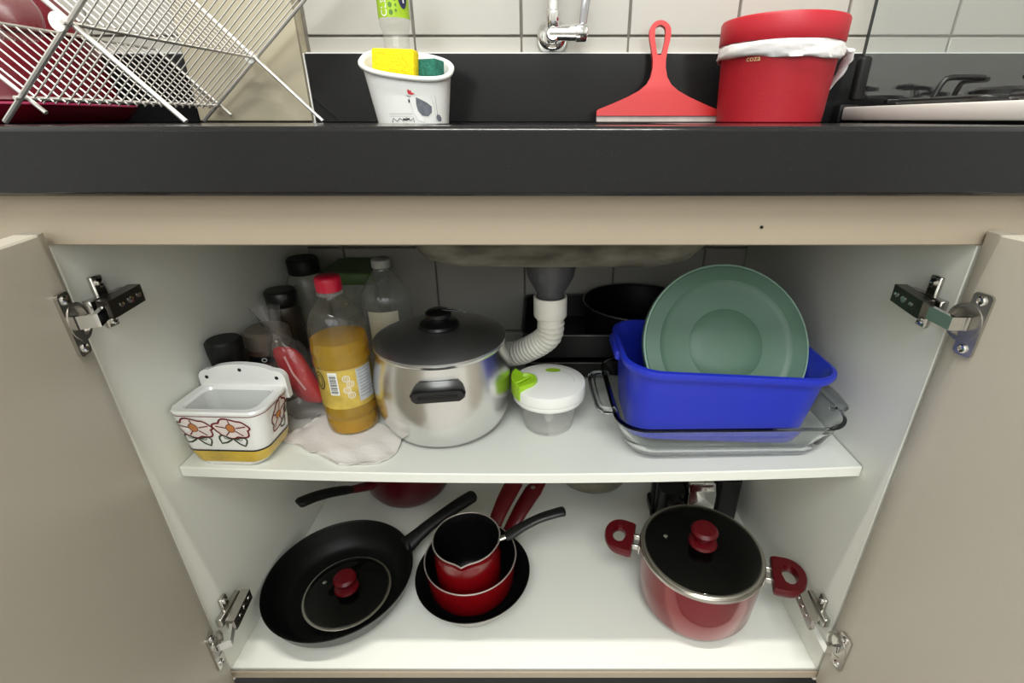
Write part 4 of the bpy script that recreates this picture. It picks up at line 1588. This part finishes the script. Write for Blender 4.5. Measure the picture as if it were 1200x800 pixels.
m = MB()
cyl_between(m, (0, -.0005, 0), (0, -.014, 0), [(0, .0245), (.25, .0245), (.5, .0225), (.8, .017), (1, .0125)])
m.build('escutcheon', CHROME, tp, smooth=50)
m = MB()
cyl_between(m, (0, -.010, 0), (0, -.048, 0), [(0, .0105), (.8, .0105), (.95, .0100), (1, .0080)])
cyl_between(m, (-.006, -.040, .002), (.052, -.040, .002), [(0, .008), (.02, .0105), (.45, .0105), (.5, .0110), (.97, .0110), (1, .009)])
m.build('valve_body', CHROME, tp, smooth=40)
m = MB()
cyl_between(m, (.034, -.040, .002), (.050, -.040, .002), [(0, .0115), (.05, .0125), (.9, .0125), (1, .0115)])
m.build('valve_collar', CHROME, tp, smooth=40)
m = MB()
m.tube(spline([(0, -.040, .004), (0, -.040, .030), (0, -.040, .0305), (0, -.040, .14), (0, -.055, .20), (0, -.105, .225), (0, -.155, .205), (0, -.168, .165)], 8), .0085, 18)
m.build('spout', CHROME, tp, smooth=60)
m = MB()
cyl_between(m, (0, -.040, .008), (0, -.040, .030), [(0, .0098), (.05, .0106), (.93, .0106), (1, .0090)])
m.build('spout_sleeve', CHROME, tp, smooth=40)
m = MB()
m.tube([(.044, -.041, .008), (.046, -.042, .028), (.050, -.045, .062), (.052, -.046, .068)], [.0055, .0060, .0072, .004], 14, flat=.5, up=(0, 1, 0))
m.build('lever', M('dark_chrome', (.45, .45, .48), .12, 1, var=.05, vs=9), tp, smooth=60)

# hob with upright glass cover
hb = thing('gas_hob', 'white countertop gas hob with black grates and raised glass cover', 'stove', (.75, .20, CT))
HO = hb.location
HX, HXE = .4680, 1.05
m = MB()
m.box(((HX + HXE) / 2, .205, CT + .0125), (HXE - HX, .41, .0190), .003, 2)
m.build('body', COOKW, hb, off=HO)
for fx_ in (HX + .03, HXE - .03):
    for fy_ in (.03, .38):
        MB().lathe([(0, 0), (.012, 0), (.012, .004), (0, .004)], 16, (fx_, fy_, CT)).build('foot', BLACKM, hb, off=HO)
m = MB()
m.box((HX + .0125, .425, CT + .0130), (.030, .022, .0260), .003, 2)
m.build('hinge_block', BLACKM, hb, off=HO)
m = MB()
m.box((HX + .0200, .4170, CT + .061), (.0185, .016, .060), .006, 3)
m.build('hinge_cap', BLACKM, hb, off=HO)
m = MB()
m.box(((HX + .018 + HXE) / 2, .4210, CT + .245), (HXE - HX - .018, .0045, .420), .001, 1)
m.build('glass_cover', CLHOB, hb, off=HO)
m = MB()
m.box((HX + .0185, .4210, CT + .245), (.0022, .0050, .420))
m.build('cover_edge', M('dark_glass_edge', (.015, .02, .02), .2, var=.1, vs=20), hb, off=HO)
m = MB()
m.box(((HX + HXE) / 2 + .02, .4130, CT + .0300), (HXE - HX - .09, .010, .006), .001, 1)
m.build('rear_rail', BLACKP, hb, off=HO)
for gi, (bx_, by_) in enumerate(((.610, .300), (.885, .300), (.610, .110), (.885, .110))):
    MB().lathe([(0, .022), (.055, .022), (.050, .0235), (.040, .024), (.038, .032), (.034, .0335), (.030, .034), (.030, .040), (.026, .043), (0, .043)], 32, (bx_, by_, CT)).build('burner', BLACKP, hb, off=HO)
    m = MB()
    hs = .088
    m.tube([(bx_ + x, by_ + y, CT + .0285) for x, y in rrect(hs, hs * .92, .02, 5)], .0036, 8, closed=True)
    for a in range(4):
        c_, s_ = math.cos(a * pi / 2), math.sin(a * pi / 2)
        e = hs if a % 2 == 0 else hs * .92
        m.tube(spline([(bx_ + c_ * e, by_ + s_ * e, CT + .0285), (bx_ + c_ * e * .93, by_ + s_ * e * .93, CT + .047), (bx_ + c_ * e * .8, by_ + s_ * e * .8, CT + .0545), (bx_ + c_ * .028, by_ + s_ * .028, CT + .0545)], 6), .0036, 8)
    for qx_, qy_ in ((-1, -1), (1, -1), (1, 1), (-1, 1)):
        m.tube([(bx_ + qx_ * (hs - .008), by_ + qy_ * (hs * .92 - .008), CT + .0285), (bx_ + qx_ * (hs - .008), by_ + qy_ * (hs * .92 - .008), CT + .0215)], .0038, 8)
    m.build('grate', BLACKP, hb, smooth=60, off=HO)

# folding wire dish rack
rk = thing('dish_rack', 'folding crossed-leg steel wire dish rack at the left of the sink', 'dish rack', (-.45, .28, CT), math.radians(-5))
RO = rk.location
OX, OZ = -.445, .925
Ya, Yb = .135, .430
fa, fb = (-.556, CT + .0026), (-.3545, CT + .0026)
ua = Vector((OX - fa[0], OZ - fa[1]))
ub = Vector((OX - fb[0], OZ - fb[1]))
ta = (OX + ua.x * 1.45, OZ + ua.y * 1.45)
tb = (OX + ub.x * 1.45, OZ + ub.y * 1.45)
for Y, r in ((Ya, .0026), (Yb, .0026)):
    e = .004 if Y == Ya else -.004
    MB().tube([(fa[0], Y, fa[1]), (ta[0], Y, ta[1])], r, 8).build('leg', WIRE, rk, off=RO)
    MB().tube([(fb[0], Y + e, fb[1]), (tb[0], Y + e, tb[1])], r, 8).build('leg', WIRE, rk, off=RO)
    m = MB()
    m.tube([(OX - .0085, Y - .003, OZ + .001), (OX - .0085, Y + .001, OZ + .001)], .0085, 20)
    m.build('pivot_disc', WHITEP, rk, off=RO)


def onA(t):
    return (fa[0] + (ta[0] - fa[0]) * t, fa[1] + (ta[1] - fa[1]) * t)


def onB(t):
    return (fb[0] + (tb[0] - fb[0]) * t, fb[1] + (tb[1] - fb[1]) * t)


R1 = onA(.105)
R3 = (R1[0] + .082 * (ub.x / abs(ub.x)), R1[1] + .082 * ub.y / abs(ub.x))
for nm, p in (('axle', (OX, OZ)), ('rail', R1), ('rail', R3), ('rail', onA(.99)), ('rail', onB(.99))):
    MB().tube([(p[0], Ya - .006, p[1]), (p[0], Yb + .006, p[1])], .0021, 8).build(nm, WIRE, rk, off=RO)
NW = 22
ma, mb_, md = MB(), MB(), MB()
for i in range(1, NW):
    Y = lerp(Ya, Yb, i / NW)
    p0, p1 = onA(.085), onA(1.0)
    ma.tube([(p0[0], Y, p0[1]), (p1[0], Y, p1[1])], .0010, 6)
    q1 = onB(1.0)
    mb_.tube([(OX - .003, Y + .003, OZ + .0035), (q1[0], Y + .003, q1[1])], .0010, 6)
    md.tube([(R1[0] + .004, Y + .003, R1[1] - .003), (R3[0], Y + .003, R3[1])], .0010, 6)
stuff(ma.build('wire_grid', WIRE, rk, off=RO))
stuff(mb_.build('wire_grid', WIRE, rk, off=RO))
stuff(md.build('wire_grid', WIRE, rk, off=RO))
# end wires that close the lower cradle
for Y in (Ya, Yb):
    MB().tube([(R1[0] + .016, Y + .006, R1[1] - .014), (R3[0], Y + .006, R3[1])], .0022, 8).build('cradle_leg', WIRE, rk, off=RO)

# red tray and upturned bowl behind the rack
trx = thing('red_tray', 'low glossy red tray on the worktop under the dish rack', 'tray', (-.757, .285, CT))
m = MB()
m.rings([ring3(rrect(a, b_, r, 8), z) for z, a, b_, r in ((0, .150, .086, .03), (.002, .156, .092, .033), (.014, .166, .102, .037), (.0205, .1695, .105, .038), (.0220, .168, .1035, .038), (.0205, .165, .101, .036), (.012, .158, .094, .033), (.006, .148, .084, .03))], (True, True))
m.build('tray', REDGLOSS, trx, smooth=45)
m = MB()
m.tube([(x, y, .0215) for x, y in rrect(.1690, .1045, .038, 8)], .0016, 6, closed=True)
m.build('tray_rim', M('pink_highlit_edge', (.42, .02, .09), .2, coat=.4, var=.1, vs=9), trx)  # highlight along the rim put into its pink colour
rbw = thing('upturned_bowl', 'glossy dark red bowl standing upside down behind the wire rack', 'bowl', (-.714, .335, CT + .0234))
m = MB()
m.lathe([(.096, .002), (.100, 0), (.103, .004), (.1005, .010), (.099, .03), (.094, .07), (.084, .105), (.068, .128), (.048, .140), (.046, .148), (.043, .148), (.041, .141), (0, .140), (0, .136), (.046, .136), (.066, .124), (.081, .102), (.091, .07), (.096, .03), (.096, .002)], 56)
m.build('bowl', REDGLOSS, rbw, smooth=45)
m = MB()
m.tube([(.1000 * math.cos(2 * pi * i / 56), .1000 * math.sin(2 * pi * i / 56), .083) for i in range(56)], .004, 8, closed=True)
for i, v in enumerate(m.v):
    m.v[i] = (v[0] * .915, v[1] * .915, v[2])
m.build('ridge', REDGLOSS, rbw)
# clear cup lying in the lower cradle
cc = thing('clear_cup', 'clear plastic cup lying in the lower cradle of the dish rack', 'cup', (R1[0] - .0640, .165, R1[1] + .0480 + .030))
cc.rotation_euler = (math.radians(-82), 0, math.radians(4))
MB().lathe([(0, 0), (.020, 0), (.0215, .002), (.027, .070), (.0278, .0715), (.0265, .0705), (.0205, .003), (0, .002)], 36).build('cup_wall', CLCUP, cc)
circle_tube(.0272, .0710, .0011, 40).build('cup_rim', CLCUP, cc)
